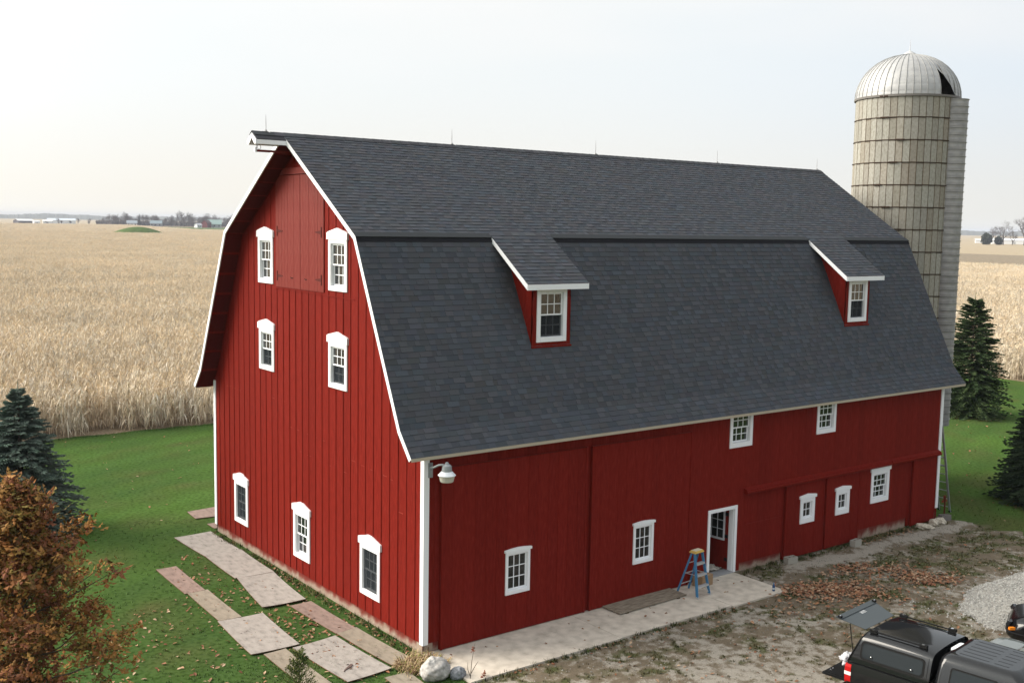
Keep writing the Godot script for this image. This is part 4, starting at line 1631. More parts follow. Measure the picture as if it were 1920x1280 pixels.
func build_distance() -> void:
	var bark := mat(Color(0.085, 0.072, 0.066), 0.95)
	var twig := mat(Color(0.115, 0.095, 0.088), 0.95)
	var protos := []
	for k in 4:
		var t := Node3D.new()
		t.name = numbered(self, "bare_tree")
		add_child(t, true)
		tag(t, "leafless grey tree in the belt along the far horizon on the left", "tree", "bare trees along the far horizon")
		t.set_meta("kind_name", "bare_tree")
		var a := MB.new()
		var b := MB.new()
		bare_tree(a, b, 12.0, 4, 0.30)
		part("trunk", a, bark, t)
		part("crown", b, twig, t)
		protos.append(t)
	# bearings in degrees; trees stand in loose clumps
	var spots := []
	for k in 96:
		var dg := rnd(16.9, 23.4)
		if rng.randf() < 0.12:
			dg = rnd(12.6, 17.0)
		spots.append([dg, rnd(1360, 1640), rnd(0.62, 1.25) * (0.55 if dg < 16.5 else 1.0)])
	for s in [[20.2, 1400, 1.55], [20.6, 1430, 1.45], [21.5, 1390, 1.45], [21.9, 1420, 1.35], [17.6, 1450, 1.35], [22.7, 1420, 1.3]]:
		spots.append(s)
	for i in spots.size():
		var s: Array = spots[i]
		if i < 4:
			protos[i].transform = turned(bearing(s[0], s[1]), rnd(0, TAU), s[2])
		else:
			copy(protos[i % 4], bearing(s[0], s[1]), rnd(0, TAU), s[2])
	# the evergreen that stands up among them
	var ev := thing("evergreen_tree", "narrow dark evergreen rising above the far horizon belt of trees", "tree", bearing(18.25, 1410))
	var cb := MB.new()
	spruce(cb, 15.0, 2.4, Color(0.035, 0.045, 0.04), Color(0.05, 0.06, 0.05), 0.9)
	part("crown", cb, NEEDLE, ev)
	# low scrub that closes the belt, and wooded ridges beyond
	var sc := MB.new()
	for k in 900:
		var p := bearing(rnd(16.3, 24.5), rnd(1480, 1700))
		var r := rnd(2.0, 4.5)
		var v := rnd(0.75, 1.2)
		sc.col = Color(0.11 * v, 0.094 * v, 0.088 * v)
		for j in 6:
			var a := rnd(0, TAU)
			var o := Vector3(cos(a) * r, 0, sin(a) * r)
			sc.tri(p + o * 0.5 + Vector3(0, -0.2, 0), p - o * 0.6 + Vector3(0, -0.2, 0), p + Vector3(rnd(-r, r), rnd(2.0, 6.5), rnd(-r, r)))
	kind(tag(part("undergrowth", sc, FAR_VC), "grey brush closing the belt of far trees", "brush"), "stuff")
	var hills := [[9.0, 18.0, 3600.0, 8.0, Color(0.10, 0.10, 0.085), 3.0], [16.0, 30.0, 3900.0, 6.0, Color(0.10, 0.10, 0.085), 2.0], [48.0, 66.0, 3600.0, 6.0, Color(0.10, 0.10, 0.085), 3.0]]
	var hn := noise(0.9, 4, 71)
	for h in hills:
		var mb := MB.new()
		var n := 220
		for i in n:
			var g0 := lerpf(h[0], h[1], float(i) / n)
			var g1 := lerpf(h[0], h[1], float(i + 1) / n)
			var ht := func(g: float) -> float:
				var end := clampf(minf(g - h[0], h[1] - g) / 2.0, 0, 1)
				return 10.0 + end * (h[3] * (0.55 + hn.get_noise_1d(g * 0.5) * 0.8) + 5.0 * absf(hn.get_noise_1d(g * 22.0)))
			mb.col = h[4] * rnd(0.8, 1.2)
			var a := bearing(g0, h[2])
			var b := bearing(g1, h[2])
			var a2 := bearing(g0, h[2] + 500) + Vector3(0, ht.call(g0), 0)
			var b2 := bearing(g1, h[2] + 500) + Vector3(0, ht.call(g1), 0)
			mb.quad(a, b, b2, a2)
			mb.quad(b2, bearing(g1, h[2] + 1200), bearing(g0, h[2] + 1200), a2)
		kind(part("hills", mb, FAR_VC), "structure")
	# farm buildings on the left horizon
	var wh := Color(0.72, 0.73, 0.74)
	far_house("barn_shed", "long low shed with white roof and dark front on the left horizon", bearing(13.0, 1560), 0.35, Vector3(22, 3.4, 12), Color(0.12, 0.11, 0.12), Color(0.8, 0.8, 0.8), 2.0, 0)
	far_house("barn_shed", "longest white farm building, standing in the middle of the sheds on the left horizon", bearing(14.68, 1540), -0.28, Vector3(34, 4.6, 14), wh, Color(0.55, 0.6, 0.66), 2.4, 3)
	far_house("barn_shed", "small white shed just left of the longest white farm building", bearing(14.05, 1510), -0.2, Vector3(11, 3.4, 9), wh, wh, 1.6, 1)
	far_house("barn_shed", "tiny white outbuilding right of the dark fronted long shed", bearing(13.55, 1530), 0.1, Vector3(7, 2.6, 6), wh, wh, 1.4, 1)
	far_house("farmhouse", "pale house with grey gable roof at the left end of the tree belt", bearing(17.9, 1340), -0.3, Vector3(11, 3.6, 8), Color(0.6, 0.6, 0.6), Color(0.32, 0.36, 0.4), 2.8, 3)
	far_house("farmhouse", "dark roofed house among the trees above the grassy mound", bearing(19.05, 1360), -0.5, Vector3(13, 3.5, 9), Color(0.32, 0.32, 0.33), Color(0.22, 0.27, 0.30), 3.2, 3)
	far_house("barn_shed", "small dark red barn beside the green roofed house on the horizon", bearing(21.45, 1280), 0.5, Vector3(7, 5.4, 8), Color(0.14, 0.03, 0.03), Color(0.10, 0.06, 0.06), 3.0, 1)
	far_house("farmhouse", "grey house with a large pale green roof on the horizon left of the barn", bearing(21.85, 1290), -0.4, Vector3(15, 4.2, 10), Color(0.36, 0.38, 0.38), Color(0.30, 0.40, 0.38), 4.6, 3)
	far_house("farmhouse", "small white house left of the dark red barn on the horizon", bearing(21.05, 1270), 0.2, Vector3(6, 2.8, 6), wh, Color(0.45, 0.45, 0.48), 1.8, 2)
	far_house("farmhouse", "white house with a rusty roof nearest the barn's left rake on the horizon", bearing(22.9, 1400), 0.1, Vector3(11, 3.4, 7), wh, Color(0.4, 0.3, 0.26), 2.0, 3)
	# right of the silo
	far_house("barn_shed", "long low white shed behind the bare trees right of the silo", bearing(62.05, 1075), -1.0, Vector3(46, 3.3, 14), wh, Color(0.78, 0.8, 0.84), 1.6, 4)
	far_house("farmhouse", "two storey blue white farmhouse at the right edge of the horizon", bearing(63.05, 1040), -0.9, Vector3(9, 7.0, 9), Color(0.62, 0.68, 0.76), Color(0.66, 0.7, 0.76), 3.4, 2)
	far_house("barn_shed", "low tan roofed shed right beside the silo chute on the horizon", bearing(60.62, 1120), -1.0, Vector3(20, 2.6, 9), wh, Color(0.62, 0.58, 0.54), 1.2, 2)
	var r1 := thing("round_evergreen", "rounded dark evergreen nearest the silo chute on the right horizon", "tree", bearing(60.62, 985))
	cb = MB.new()
	round_crown(cb, Vector3(0, 4.6, 0), Vector3(4.4, 5.0, 4.4), 900, 1.0, Color(0.028, 0.036, 0.024), Color(0.045, 0.052, 0.034))
	part("crown", cb, NEEDLE, r1)
	var r2 := thing("round_evergreen", "smaller round dark evergreen between the first one and the bare trees", "tree", bearing(61.15, 990))
	cb = MB.new()
	round_crown(cb, Vector3(0, 3.4, 0), Vector3(3.4, 3.8, 3.4), 700, 0.9, Color(0.028, 0.034, 0.026), Color(0.045, 0.05, 0.036))
	part("crown", cb, NEEDLE, r2)
	for o in [r1, r2]:
		var tb := MB.new()
		tb.tube([Vector3(0, -0.1, 0), Vector3(0, 3, 0)], [0.35, 0.25], 6, false)
		part("trunk", tb, bark, o)
	var trees := [[62.28, 985, 24.0, "tallest bare tree with a forked crown on the right horizon", 0.75], [61.35, 1000, 19.0, "slender bare tree behind the small round evergreen", 0.4], [61.75, 1010, 11.0, "short bushy bare tree left of the tallest bare tree", 0.3], [62.75, 1000, 13.0, "bare tree between the tallest one and the blue white farmhouse", 0.35], [63.4, 1000, 12.0, "bare tree in front of the blue white farmhouse at the right edge", 0.35], [60.9, 1450, 16.0, "faint far bare tree between the two round evergreens", 0.4]]
	for t in trees:
		var o := thing("bare_tree", t[3], "tree", bearing(t[0], t[1]), rnd(0, TAU))
		var a := MB.new()
		var b := MB.new()
		bare_tree(a, b, t[2], 4, t[4])
		part("trunk", a, bark, o)
		part("crown", b, twig, o)

# ---------------------------------------------------------------- trees near the barn
func round_crown(mb: MB, mid: Vector3, half: Vector3, n: int, leaf: float, ca: Color, cb: Color) -> void:
	for k in n:
		var d := Vector3(rng.randfn(), rng.randfn(), rng.randfn()).normalized()
		var p := mid + d * half * pow(rng.randf(), 0.33) * rnd(0.85, 1.08)
		mb.col = ca.lerp(cb, rng.randf())
		var a := Vector3(rnd(-1, 1), rnd(-1, 1), rnd(-1, 1)).normalized() * leaf
		var b := a.cross(Vector3(rnd(-1, 1), rnd(-1, 1), rnd(-1, 1))).normalized() * leaf * 0.5
		mb.quad(p - a, p + b, p + a, p - b)

func spruce(mb: MB, h: float, radius: float, ca: Color, cb: Color, fuzz := 1.0, shape := 0.82) -> void:
	var y := h * 0.02
	var step := h / 62.0
	while y < h * 0.985:
		var fr := y / h
		var r := radius * pow(1.0 - fr, shape) * (0.9 if fr < 0.06 else 1.0)
		var n := int(7 + 11 * (1.0 - fr))
		for b in n:
			var a := rnd(0, TAU)
			var d := Vector3(cos(a), 0, sin(a))
			var ln := r * rnd(0.72, 1.14) + 0.04 * fuzz
			var base := Vector3(0, y + rnd(-0.5, 0.5) * step, 0)
			var rise := rnd(0.02, 0.22) + fr * 0.5
			var tone := ca.lerp(cb, rng.randf()) * rnd(0.8, 1.2)
			var side := Vector3(-d.z, 0, d.x)
			var k := 0.22
			while k <= 1.0:
				var p := base + d * ln * k + Vector3(0, ln * (rise * k - 0.26 * k * k), 0)
				p.y = maxf(p.y, 0.06)
				var tl: float = minf((0.26 * ln * (1.15 - k) + 0.12 * fuzz), 0.34 * fuzz)
				for s in [-1.0, 0.0, 1.0]:
					var td: Vector3 = (d * (0.75 if s != 0 else 1.0) + side * s * 0.8 + Vector3(0, rnd(-0.25, 0.18), 0)).normalized()
					var w := td.cross(Vector3.UP).normalized() * 0.035 * fuzz
					var u := Vector3(0, 0.03 * fuzz, 0)
					var e := p + td * tl * rnd(0.75, 1.2)
					mb.col = tone * rnd(0.85, 1.15)
					var m := p.lerp(e, 0.55)
					mb.tri(p, m + w, e)
					mb.tri(p, e, m - w)
					mb.tri(p, m + u, e)
					mb.tri(p, e, m - u)
				k += 0.11
		y += step
	# leader
	mb.tube([Vector3(0, h * 0.93, 0), Vector3(0, h * 1.04, 0)], [0.02, 0.008], 4, false)

func oak(t: Node3D, h: float, seed_: int) -> void:
	rng.seed = seed_
	var trunk := MB.new()
	trunk.tube([Vector3(0, -0.1, 0), Vector3(0.04, h * 0.25, 0.02), Vector3(-0.02, h * 0.6, 0), Vector3(0.03, h * 0.9, 0.02)], [0.13, 0.10, 0.06, 0.015], 8, false)
	part("trunk", trunk, BARK, t)
	var leaves := MB.new()
	var pal := [Color(0.245, 0.092, 0.034), Color(0.30, 0.138, 0.043), Color(0.15, 0.062, 0.034), Color(0.33, 0.175, 0.055), Color(0.20, 0.075, 0.043), Color(0.17, 0.12, 0.03), Color(0.11, 0.09, 0.03)]
	for b in 76:
		var fr := (b + rng.randf()) / 76.0
		var y := lerpf(h * 0.22, h * 0.94, fr)
		var a := b * 2.4 + rnd(-0.4, 0.4)
		var reach := (1.75 * sin(clampf(lerpf(0.50, 1.02, fr), 0, 1) * PI) + 0.18) * rnd(0.45, 1.0)
		if fr < 0.35:
			reach *= rnd(0.9, 1.25)
		var d := Vector3(cos(a), rnd(0.05, 0.35) + fr * 0.6, sin(a))
		var p0 := Vector3(0, y, 0)
		var p1 := p0 + d * reach * 0.55
		var p2 := p1 + (d + Vector3(rnd(-0.35, 0.35), rnd(-0.15, 0.35), rnd(-0.35, 0.35))) * reach * 0.5
		var br := MB.new()
		br.tube([p0, p1, p2], [0.022, 0.012, 0.004], 5, false)
		part("branch", br, BARK, t)
		for s in 11:
			var k := rnd(0.16, 1.05)
			var q := p0.lerp(p1, k * 1.7) if k < 0.58 else p1.lerp(p2, (k - 0.5) * 2.0)
			var sd := Vector3(rnd(-1, 1), rnd(-0.5, 0.8), rnd(-1, 1)).normalized()
			var sl := rnd(0.15, 0.46)
			var tone: Color = pal[rng.randi() % 7]
			for l in 14:
				var lp := q + sd * sl * rng.randf() + Vector3(rng.randfn(), rng.randfn(), rng.randfn()) * 0.085
				oak_leaf(leaves, lp, rnd(0.06, 0.11), tone.lerp(pal[rng.randi() % 7], rnd(0, 0.6)) * rnd(0.8, 1.25))
	kind(part("leaves", leaves, LEAFM, t), "stuff")

func oak_leaf(mb: MB, p: Vector3, s: float, col: Color) -> void:
	mb.col = col
	var a := Vector3(rnd(-1, 1), rnd(-0.9, 0.5), rnd(-1, 1)).normalized() * s
	var b := a.cross(Vector3(rnd(-1, 1), 1.4, rnd(-1, 1))).normalized() * s * 0.5
	var n := a.cross(b).normalized() * s * 0.22
	mb.tri(p - a, p + b * 0.7 - a * 0.3 + n, p)
	mb.tri(p, p + b + a * 0.35 + n, p + a)
	mb.tri(p - a, p, p - b * 0.7 - a * 0.3 + n)
	mb.tri(p, p + a, p - b + a * 0.35 + n)

func build_trees() -> void:
	var specs := [["spruce_tree", "blue green spruce left of the barn, behind the orange oak", Vector3(-5.2, 0, -15.9), 4.75, 2.05, Color(0.100, 0.145, 0.115), Color(0.195, 0.245, 0.205), 0.92],
		["spruce_tree", "dark green spruce standing right of the silo chute by the corn", Vector3(43.2, 0, -11.4), 6.6, 2.05, Color(0.036, 0.062, 0.028), Color(0.082, 0.116, 0.050), 0.58],
		["spruce_tree", "dark spruce cut by the right edge, on the lawn beyond the yard", Vector3(27.2, 0, 0.9), 4.9, 1.78, Color(0.032, 0.052, 0.032), Color(0.066, 0.092, 0.050), 0.74]]
	for s in specs:
		var t := thing(s[0], s[1], "tree", s[2], rnd(0, TAU))
		var tb := MB.new()
		tb.tube([Vector3(0, -0.1, 0), Vector3(0, s[3] * 0.5, 0), Vector3(0, s[3] * 0.95, 0)], [0.14, 0.06, 0.01], 7, false)
		part("trunk", tb, BARK, t)
		var mb := MB.new()
		spruce(mb, s[3], s[4], s[5], s[6], 1.0, s[7])
		part("crown", mb, NEEDLE, t)
		var nb := MB.new()   # ring of shed needles on the ground
		for k in 260:
			var a := rnd(0, TAU)
			var r: float = s[4] * sqrt(rng.randf()) * 0.95
			var p := Vector3(cos(a) * r, 0.012, sin(a) * r)
			nb.col = Color(0.13, 0.075, 0.035) * rnd(0.6, 1.2)
			var w := Vector3(rnd(-1, 1), 0, rnd(-1, 1)).normalized() * 0.12
			nb.tri(p - w, p + w, p + Vector3(rnd(-0.1, 0.1), rnd(0.005, 0.02), rnd(-0.1, 0.1)))
		kind(part("needle_litter", nb, LEAFM, t), "stuff")
	var o := thing("oak_tree", "young oak with orange brown autumn leaves at the lower left", "tree", Vector3(-9.15, 0, 1.75))
	oak(o, 5.9, 515)
	rng.seed = 777
	# the little cedar at the bottom edge
	var c := thing("cedar_sapling", "small feathery green cedar sapling in front of the plywood sheets", "shrub", Vector3(-3.95, 0, 1.55))
	var sb := MB.new()
	sb.tube([Vector3(0, -0.05, 0), Vector3(0.02, 0.8, 0), Vector3(0, 1.5, 0)], [0.025, 0.016, 0.005], 5, false)
	part("stem", sb, BARK, c)
	var fb := MB.new()
	for k in 260:
		var fr := rng.randf()
		var a := rnd(0, TAU)
		var y := lerpf(0.1, 1.5, fr)
		var ln := (1.0 - fr) * 0.50 + 0.12
		var d := Vector3(cos(a), rnd(0.5, 1.1), sin(a)).normalized()
		var tone := Color(0.065, 0.095, 0.030).lerp(Color(0.20, 0.195, 0.075), pow(rng.randf(), 1.5))
		for j in 12:
			var p := Vector3(0, y, 0) + d * ln * (j + 1) / 12.0
			var td := (d + Vector3(rnd(-1, 1), rnd(-0.3, 0.8), rnd(-1, 1)) * 0.9).normalized() * rnd(0.035, 0.075)
			var w := td.cross(Vector3(rnd(-1, 1), rnd(-1, 1), rnd(-1, 1))).normalized() * 0.011
			fb.col = tone * rnd(0.75, 1.3)
			fb.quad(p - w * 0.4, p + td * 0.5 - w, p + td, p + td * 0.5 + w)
	kind(part("foliage", fb, NEEDLE, c), "stuff")

# ---------------------------------------------------------------- things lying on the lawn
func leaf_mesh(s: float) -> ArrayMesh:
	var mb := MB.new()
	var c := rnd(0.1, 0.5)
	var pts := [Vector3(0, 0.004, -s), Vector3(s * 0.5, 0.004 + s * c * 0.6, -s * 0.35), Vector3(s * 0.55, 0.004 + s * c, s * 0.35), Vector3(0, 0.006, s), Vector3(-s * 0.5, 0.004 + s * c * 0.9, s * 0.3), Vector3(-s * 0.45, 0.004 + s * c * 0.5, -s * 0.4)]
	var m := Vector3(0, 0.008, 0)
	for k in 6:
		mb.tri(m, pts[(k + 1) % 6], pts[k])
	return mb.mesh(LEAFM)

func leaf_tone() -> Color:
	var p := [Color(0.32, 0.165, 0.090), Color(0.27, 0.115, 0.062), Color(0.37, 0.23, 0.14), Color(0.22, 0.095, 0.058), Color(0.43, 0.31, 0.21)]
	return (p[rng.randi() % 5] as Color).lerp(p[rng.randi() % 5], rng.randf()) * rnd(0.75, 1.15)

func plywood(label: String, q: Array, y: float, tone: int, sag: float) -> void:
	# a sheet of plywood: its four corners on the ground in order, slightly bowed
	var o := Vector3.ZERO
	for k in 4:
		o += Vector3(q[k * 2], 0, q[k * 2 + 1]) * 0.25
	var t := thing("plywood_sheet", label, "plywood", o, 0.0, "plywood sheets laid as a path beside the barn")
	var mb := MB.new()
	var n := 10
	var P := func(u: float, w: float, h: float) -> Vector3:
		var a := Vector3(q[0], 0, q[1]).lerp(Vector3(q[2], 0, q[3]), u)
		var b := Vector3(q[6], 0, q[7]).lerp(Vector3(q[4], 0, q[5]), u)
		var p := a.lerp(b, w) - o
		p.y = y + h + sag * (pow(w * 2.0 - 1.0, 2.0) * 0.6 + pow(u * 2.0 - 1.0, 2.0) * 0.4)
		return p
	for i in n:
		for j in n:
			var u := float(i) / n
			var w := float(j) / n
			var du := 1.0 / n
			mb.quad(P.call(u, w, 0.018), P.call(u, w + du, 0.018), P.call(u + du, w + du, 0.018), P.call(u + du, w, 0.018))
	part("face", mb, PLY[tone], t)
	var eb := MB.new()
	for k in n:
		var a := float(k) / n
		var b := float(k + 1) / n
		for s in [[a, 0.0, b, 0.0], [1.0, a, 1.0, b], [b, 1.0, a, 1.0], [0.0, b, 0.0, a]]:
			eb.quad(P.call(s[0], s[1], 0.0), P.call(s[2], s[3], 0.0), P.call(s[2], s[3], 0.0176), P.call(s[0], s[1], 0.0176))
	part("edge", eb, mat(Color(0.16, 0.09, 0.055), 0.9), t)

func rock(mb: MB, half: Vector3, seed_: int, ca: Color, cb: Color, rough := 0.12) -> void:
	var f := noise(1.0, 4, seed_)
	var nu := 60
	var nv := 34
	var grid := []
	for i in nu:
		var row := []
		for j in nv + 1:
			var a := TAU * i / nu
			var b := PI * (clampf(j, 0.02, nv - 0.02) / float(nv) - 0.5)
			var d := Vector3(cos(a) * cos(b), sin(b), sin(a) * cos(b))
			row.append(d * half * (1.0 + rough * (f.get_noise_3dv(d * 1.1) + 0.30 * f.get_noise_3dv(d * 4.0))))
		grid.append(row)
	for i in nu:
		for j in nv:
			for e in [[0, 0], [1, 1], [0, 1], [0, 0], [1, 0], [1, 1]]:
				var u: int = (i + e[0]) % nu
				var w: int = j + e[1]
				var p: Vector3 = grid[u][w]
				var du: Vector3 = grid[(u + 1) % nu][w] - grid[(u + nu - 1) % nu][w]
				var dw: Vector3 = grid[u][mini(w + 1, nv)] - grid[u][maxi(w - 1, 0)]
				var n := dw.cross(du).normalized()
				if n.dot(p) < 0:
					n = -n
				var t := f.get_noise_3dv(p / half.x * 2.2 + Vector3(9, 0, 0)) + 0.6 * f.get_noise_3dv(p / half.x * 9.0)
				mb.col = ca.lerp(cb, clampf(0.4 + t * 1.3, 0, 1))
				mb.p1(p, n)

func build_lawn_things() -> void:
	plywood("pale plywood sheet farthest along the path by the barn's far corner", [-1.46, -12.46, -0.23, -12.51, -0.23, -10.07, -1.38, -9.99], 0.012, 0, 0.02)
	plywood("pale plywood sheet with a red stain, second from the far corner", [-1.40, -10.03, -0.24, -10.03, -0.32, -7.50, -1.48, -7.56], 0.030, 0, 0.03)
	plywood("pale bowed plywood sheet, third from the far corner along the wall", [-1.42, -7.58, -0.34, -7.47, -0.60, -4.90, -1.82, -4.97], 0.012, 0, 0.05)
	plywood("narrow reddish plywood strip between the bowed sheet and the yellowish strip", [-1.14, -4.75, -0.52, -4.76, -0.48, -2.40, -1.06, -2.32], 0.012, 1, 0.015)
	plywood("narrow yellowish plywood strip ending beside the barn's near corner", [-1.06, -2.29, -0.46, -2.38, -0.35, 0.07, -0.94, 0.16], 0.012, 2, 0.03)
	plywood("reddish plywood strip at the far end of the outer row on the lawn", [-3.01, -9.65, -2.42, -9.64, -2.50, -7.19, -3.07, -7.18], 0.012, 1, 0.015)
	plywood("greyish plywood strip in the outer row before the large pale sheet", [-3.01, -7.16, -2.44, -7.16, -2.51, -4.69, -3.10, -4.73], 0.014, 2, 0.02)
	plywood("large pale plywood sheet in the outer row, nearest the lawn's leaves", [-3.15, -4.70, -1.96, -4.62, -2.11, -2.18, -3.33, -2.24], 0.012, 0, 0.03)
	plywood("large grey plywood sheet with dark scrapes in front of the yellowish strip", [-2.36, -2.06, -1.16, -2.18, -1.03, 0.30, -2.21, 0.40], 0.012, 0, 0.03)
	plywood("brown plywood strip half hidden behind the cedar sapling", [-3.07, -2.11, -2.50, -2.14, -2.52, 0.28, -3.10, 0.30], 0.012, 2, 0.02)
	plywood("tan plywood piece cut by the bottom edge beside the boulder", [-1.41, 0.62, -0.80, 0.64, -0.90, 2.6, -1.52, 2.6], 0.012, 2, 0.01)
	plywood("plywood sheet lying past the barn's far corner on the open lawn", [0.02, -15.28, 1.22, -15.4, 1.05, -14.15, -0.06, -14.29], 0.012, 1, 0.01)
	plywood("sliver of plywood showing behind the far white corner board", [0.02, -13.45, 0.62, -13.5, 0.75, -12.85, 0.02, -12.80], 0.012, 1, 0.005)
	# scrapes and a bit of torn veneer on the big grey sheet
	var sc := thing("wood_splinter", "dark torn strip of veneer lying on the large grey plywood sheet", "splinter", Vector3(-1.83, 0.045, -0.25), 0.5)
	var sb := MB.new()
	sb.prism(pt([-0.22, 0, -0.05, 0.02, 0.10, 0.0, 0.24, 0.05, 0.22, 0.10, 0.02, 0.07, -0.1, 0.05]), 0, 0.012)
	part("strip", sb, mat(Color(0.12, 0.085, 0.075), 0.9), sc, Transform3D(Basis(Vector3.RIGHT, -PI / 2), Vector3.ZERO))
	# boulder, stone, dry grass, bare twigs at the corner
	var bo := MB.new()
	rock(bo, Vector3(0.35, 0.27, 0.30), 31, Color(0.30, 0.285, 0.27), Color(0.50, 0.48, 0.455), 0.2)
	var b1 := part("boulder", bo, GRAVEL, self, Transform3D(Basis(), Vector3(-0.44, 0.19, 1.22)))
	tag(b1, "rounded pale boulder on the grass at the near end of the apron", "boulder")
	bo = MB.new()
	rock(bo, Vector3(0.19, 0.15, 0.17), 33, Color(0.16, 0.165, 0.18), Color(0.30, 0.31, 0.33), 0.2)
	tag(part("stone", bo, GRAVEL, self, Transform3D(Basis(), Vector3(-0.02, 0.10, 1.50))), "small blue grey stone touching the pale boulder", "stone")
	var dg := thing("dry_grass_clump", "matted clump of dry ornamental grass at the barn's near corner", "plant", Vector3(-0.36, 0, 0.50))
	var gb := MB.new()
	for k in 900:
		var a := rnd(0, TAU)
		var r := 0.55 * sqrt(rng.randf())
		var p := Vector3(cos(a) * r * 1.1, 0, sin(a) * r * 0.9)
		var fall := rnd(0, TAU)
		var d := Vector3(cos(fall), rnd(0.1, 1.1), sin(fall)).normalized() * rnd(0.12, 0.38)
		var w := d.cross(Vector3.UP).normalized() * 0.008
		var dry := rng.randf()
		gb.col = (Color(0.44, 0.33, 0.19) if dry < 0.6 else (Color(0.25, 0.15, 0.09) if dry < 0.85 else Color(0.22, 0.23, 0.06))) * rnd(0.7, 1.2)
		var m := p + d * 0.6 + Vector3(0, 0.05, 0)
		var e := p + d + Vector3(0, -0.03, 0)
		e.y = maxf(e.y, 0.02)
		gb.quad(p - w, p + w, m + w, m - w)
		gb.tri(m - w, m + w, e)
	kind(part("foliage", gb, STRAW, dg), "stuff")
	var tw := thing("bare_twigs", "bare upright twigs with a few dry leaves beside the small stone", "plant", Vector3(0.12, 0.0, 1.78))
	for s in [[Vector3(0, 0, 0), Vector3(0.05, 0.42, -0.02), Vector3(0.10, 0.86, 0.03)], [Vector3(0.02, 0.16, 0), Vector3(0.10, 0.34, 0.05), Vector3(0.16, 0.44, 0.08)], [Vector3(0, 0.1, 0), Vector3(-0.07, 0.28, 0), Vector3(-0.10, 0.46, 0.04)]]:
		var mb := MB.new()
		mb.tube(s, [0.009, 0.007, 0.003], 5, false)
		part("twig", mb, BARK, tw)
	for s in [Vector3(0.02, 0.70, 0.06), Vector3(0.05, 0.74, 0.02), Vector3(0.30, 0.14, 0.10), Vector3(0.34, 0.10, 0.05), Vector3(0.27, 0.08, 0.12)]:
		var mb := MB.new()
		oak_leaf(mb, s, 0.075, Color(0.20, 0.065, 0.04))
		oak_leaf(mb, s + Vector3(0.03, 0.02, 0), 0.06, Color(0.22, 0.08, 0.04))
		part("leaf", mb, LEAFM, tw)
	# fallen leaves on the lawn and along the wall
	var lm := [leaf_mesh(0.055), leaf_mesh(0.06), leaf_mesh(0.05), leaf_mesh(0.065)]
	var sp := [[], [], [], []]
	var tn := [[], [], [], []]
	var drop := func(x: float, z: float, y: float, s: float) -> void:
		var k := rng.randi() % 4
		var b := Basis(Vector3.UP, rnd(0, TAU)) * Basis(Vector3.RIGHT, rnd(-0.5, 0.5)) * Basis(Vector3.BACK, rnd(-0.4, 0.4))
		sp[k].append(Transform3D(b.scaled(Vector3(s, s, s)), Vector3(x, y, z)))
		tn[k].append(leaf_tone())
	for i in 620:
		drop.call(rnd(-7.5, -0.4), rnd(-7.0, 1.8), 0.02, rnd(0.6, 1.15))
	for i in 130:
		drop.call(rnd(-2.1, -1.0) + rng.randfn() * 0.15, rnd(-4.6, -1.4), 0.02, rnd(0.6, 1.2))
	for i in 110:
		drop.call(rnd(-3.0, -1.5), rnd(-10.5, -5.5), 0.02, rnd(0.6, 1.1))
	for i in 120:
		drop.call(rnd(-0.32, -0.05), rnd(-9.5, 0.0), 0.02, rnd(0.5, 1.0))
	for i in 70:
		drop.call(rnd(-8.0, 6.0), rnd(-30.0, -13.0), 0.015, rnd(0.6, 1.1))
	for i in 240:
		drop.call(rnd(23.0, 50.0), rnd(-14.0, 3.0), 0.02, rnd(0.7, 1.4))
	# on the apron
	for i in 26:
		drop.call(rnd(0.5, 10.6), rnd(0.2, 1.9), 0.055, rnd(0.5, 1.0))
	# drifts on the yard
	var heaps := [[11.3, 2.15, 0.45, 0.25, 270], [12.0, 2.6, 0.5, 0.3, 340], [12.5, 3.25, 0.4, 0.3, 220], [13.0, 2.6, 0.35, 0.2, 90], [14.1, 1.75, 0.5, 0.18, 180], [15.0, 2.5, 0.5, 0.25, 150], [15.1, 3.4, 0.4, 0.3, 300], [15.6, 3.9, 0.4, 0.25, 150], [12.5, 3.8, 1.6, 0.6, 170], [10.3, 3.0, 0.9, 0.5, 110]]
	for h in heaps:
		for i in h[4]:
			drop.call(h[0] + rng.randfn() * h[2], maxf(h[1] + rng.randfn() * h[3], 0.5), rnd(0.015, 0.06), rnd(0.7, 1.25))
	for i in 520:
		drop.call(rnd(3.0, 21.5), rnd(2.1, 7.5), 0.02, rnd(0.45, 1.0))
	for i in 60:
		drop.call(rnd(0.8, 9.0), 2.03 + rnd(0, 0.2), 0.02, rnd(0.5, 1.0))
	for i in 60:
		drop.call(rnd(16.8, 19.6), rnd(0.1, 0.5), 0.03, rnd(0.5, 1.0))
	for k in 4:
		scatter("fallen_leaves", lm[k], sp[k], tn[k])

# ---------------------------------------------------------------- things on the yard
func cinder(label: String, at: Vector3, turn: float, tone: Color, wob := 0.0) -> void:
	var t := thing("concrete_block", label, "concrete block", at, turn, "concrete blocks along the wall")
	var m := mat(tone, 0.95)
	var mb := MB.new()
	var w := 0.20
	for z in [[-0.10, -0.068], [0.068, 0.10]]:
		mb.box(Vector3(-w, 0, z[0]), Vector3(w, 0.2, z[1]))
	for x in [[-w, -w + 0.035], [-0.018, 0.018], [w - 0.035, w]]:
		mb.box(Vector3(x[0] + 0.0005, 0.0005, -0.068), Vector3(x[1] - 0.0005, 0.1995, 0.068))
	var o := part("block_shell", mb, m, t)
	o.rotation.z = wob
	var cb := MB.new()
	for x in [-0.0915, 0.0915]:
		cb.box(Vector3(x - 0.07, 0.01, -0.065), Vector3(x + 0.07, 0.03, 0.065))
	part("core_floor", cb, mat(tone * 0.5, 0.95), t)

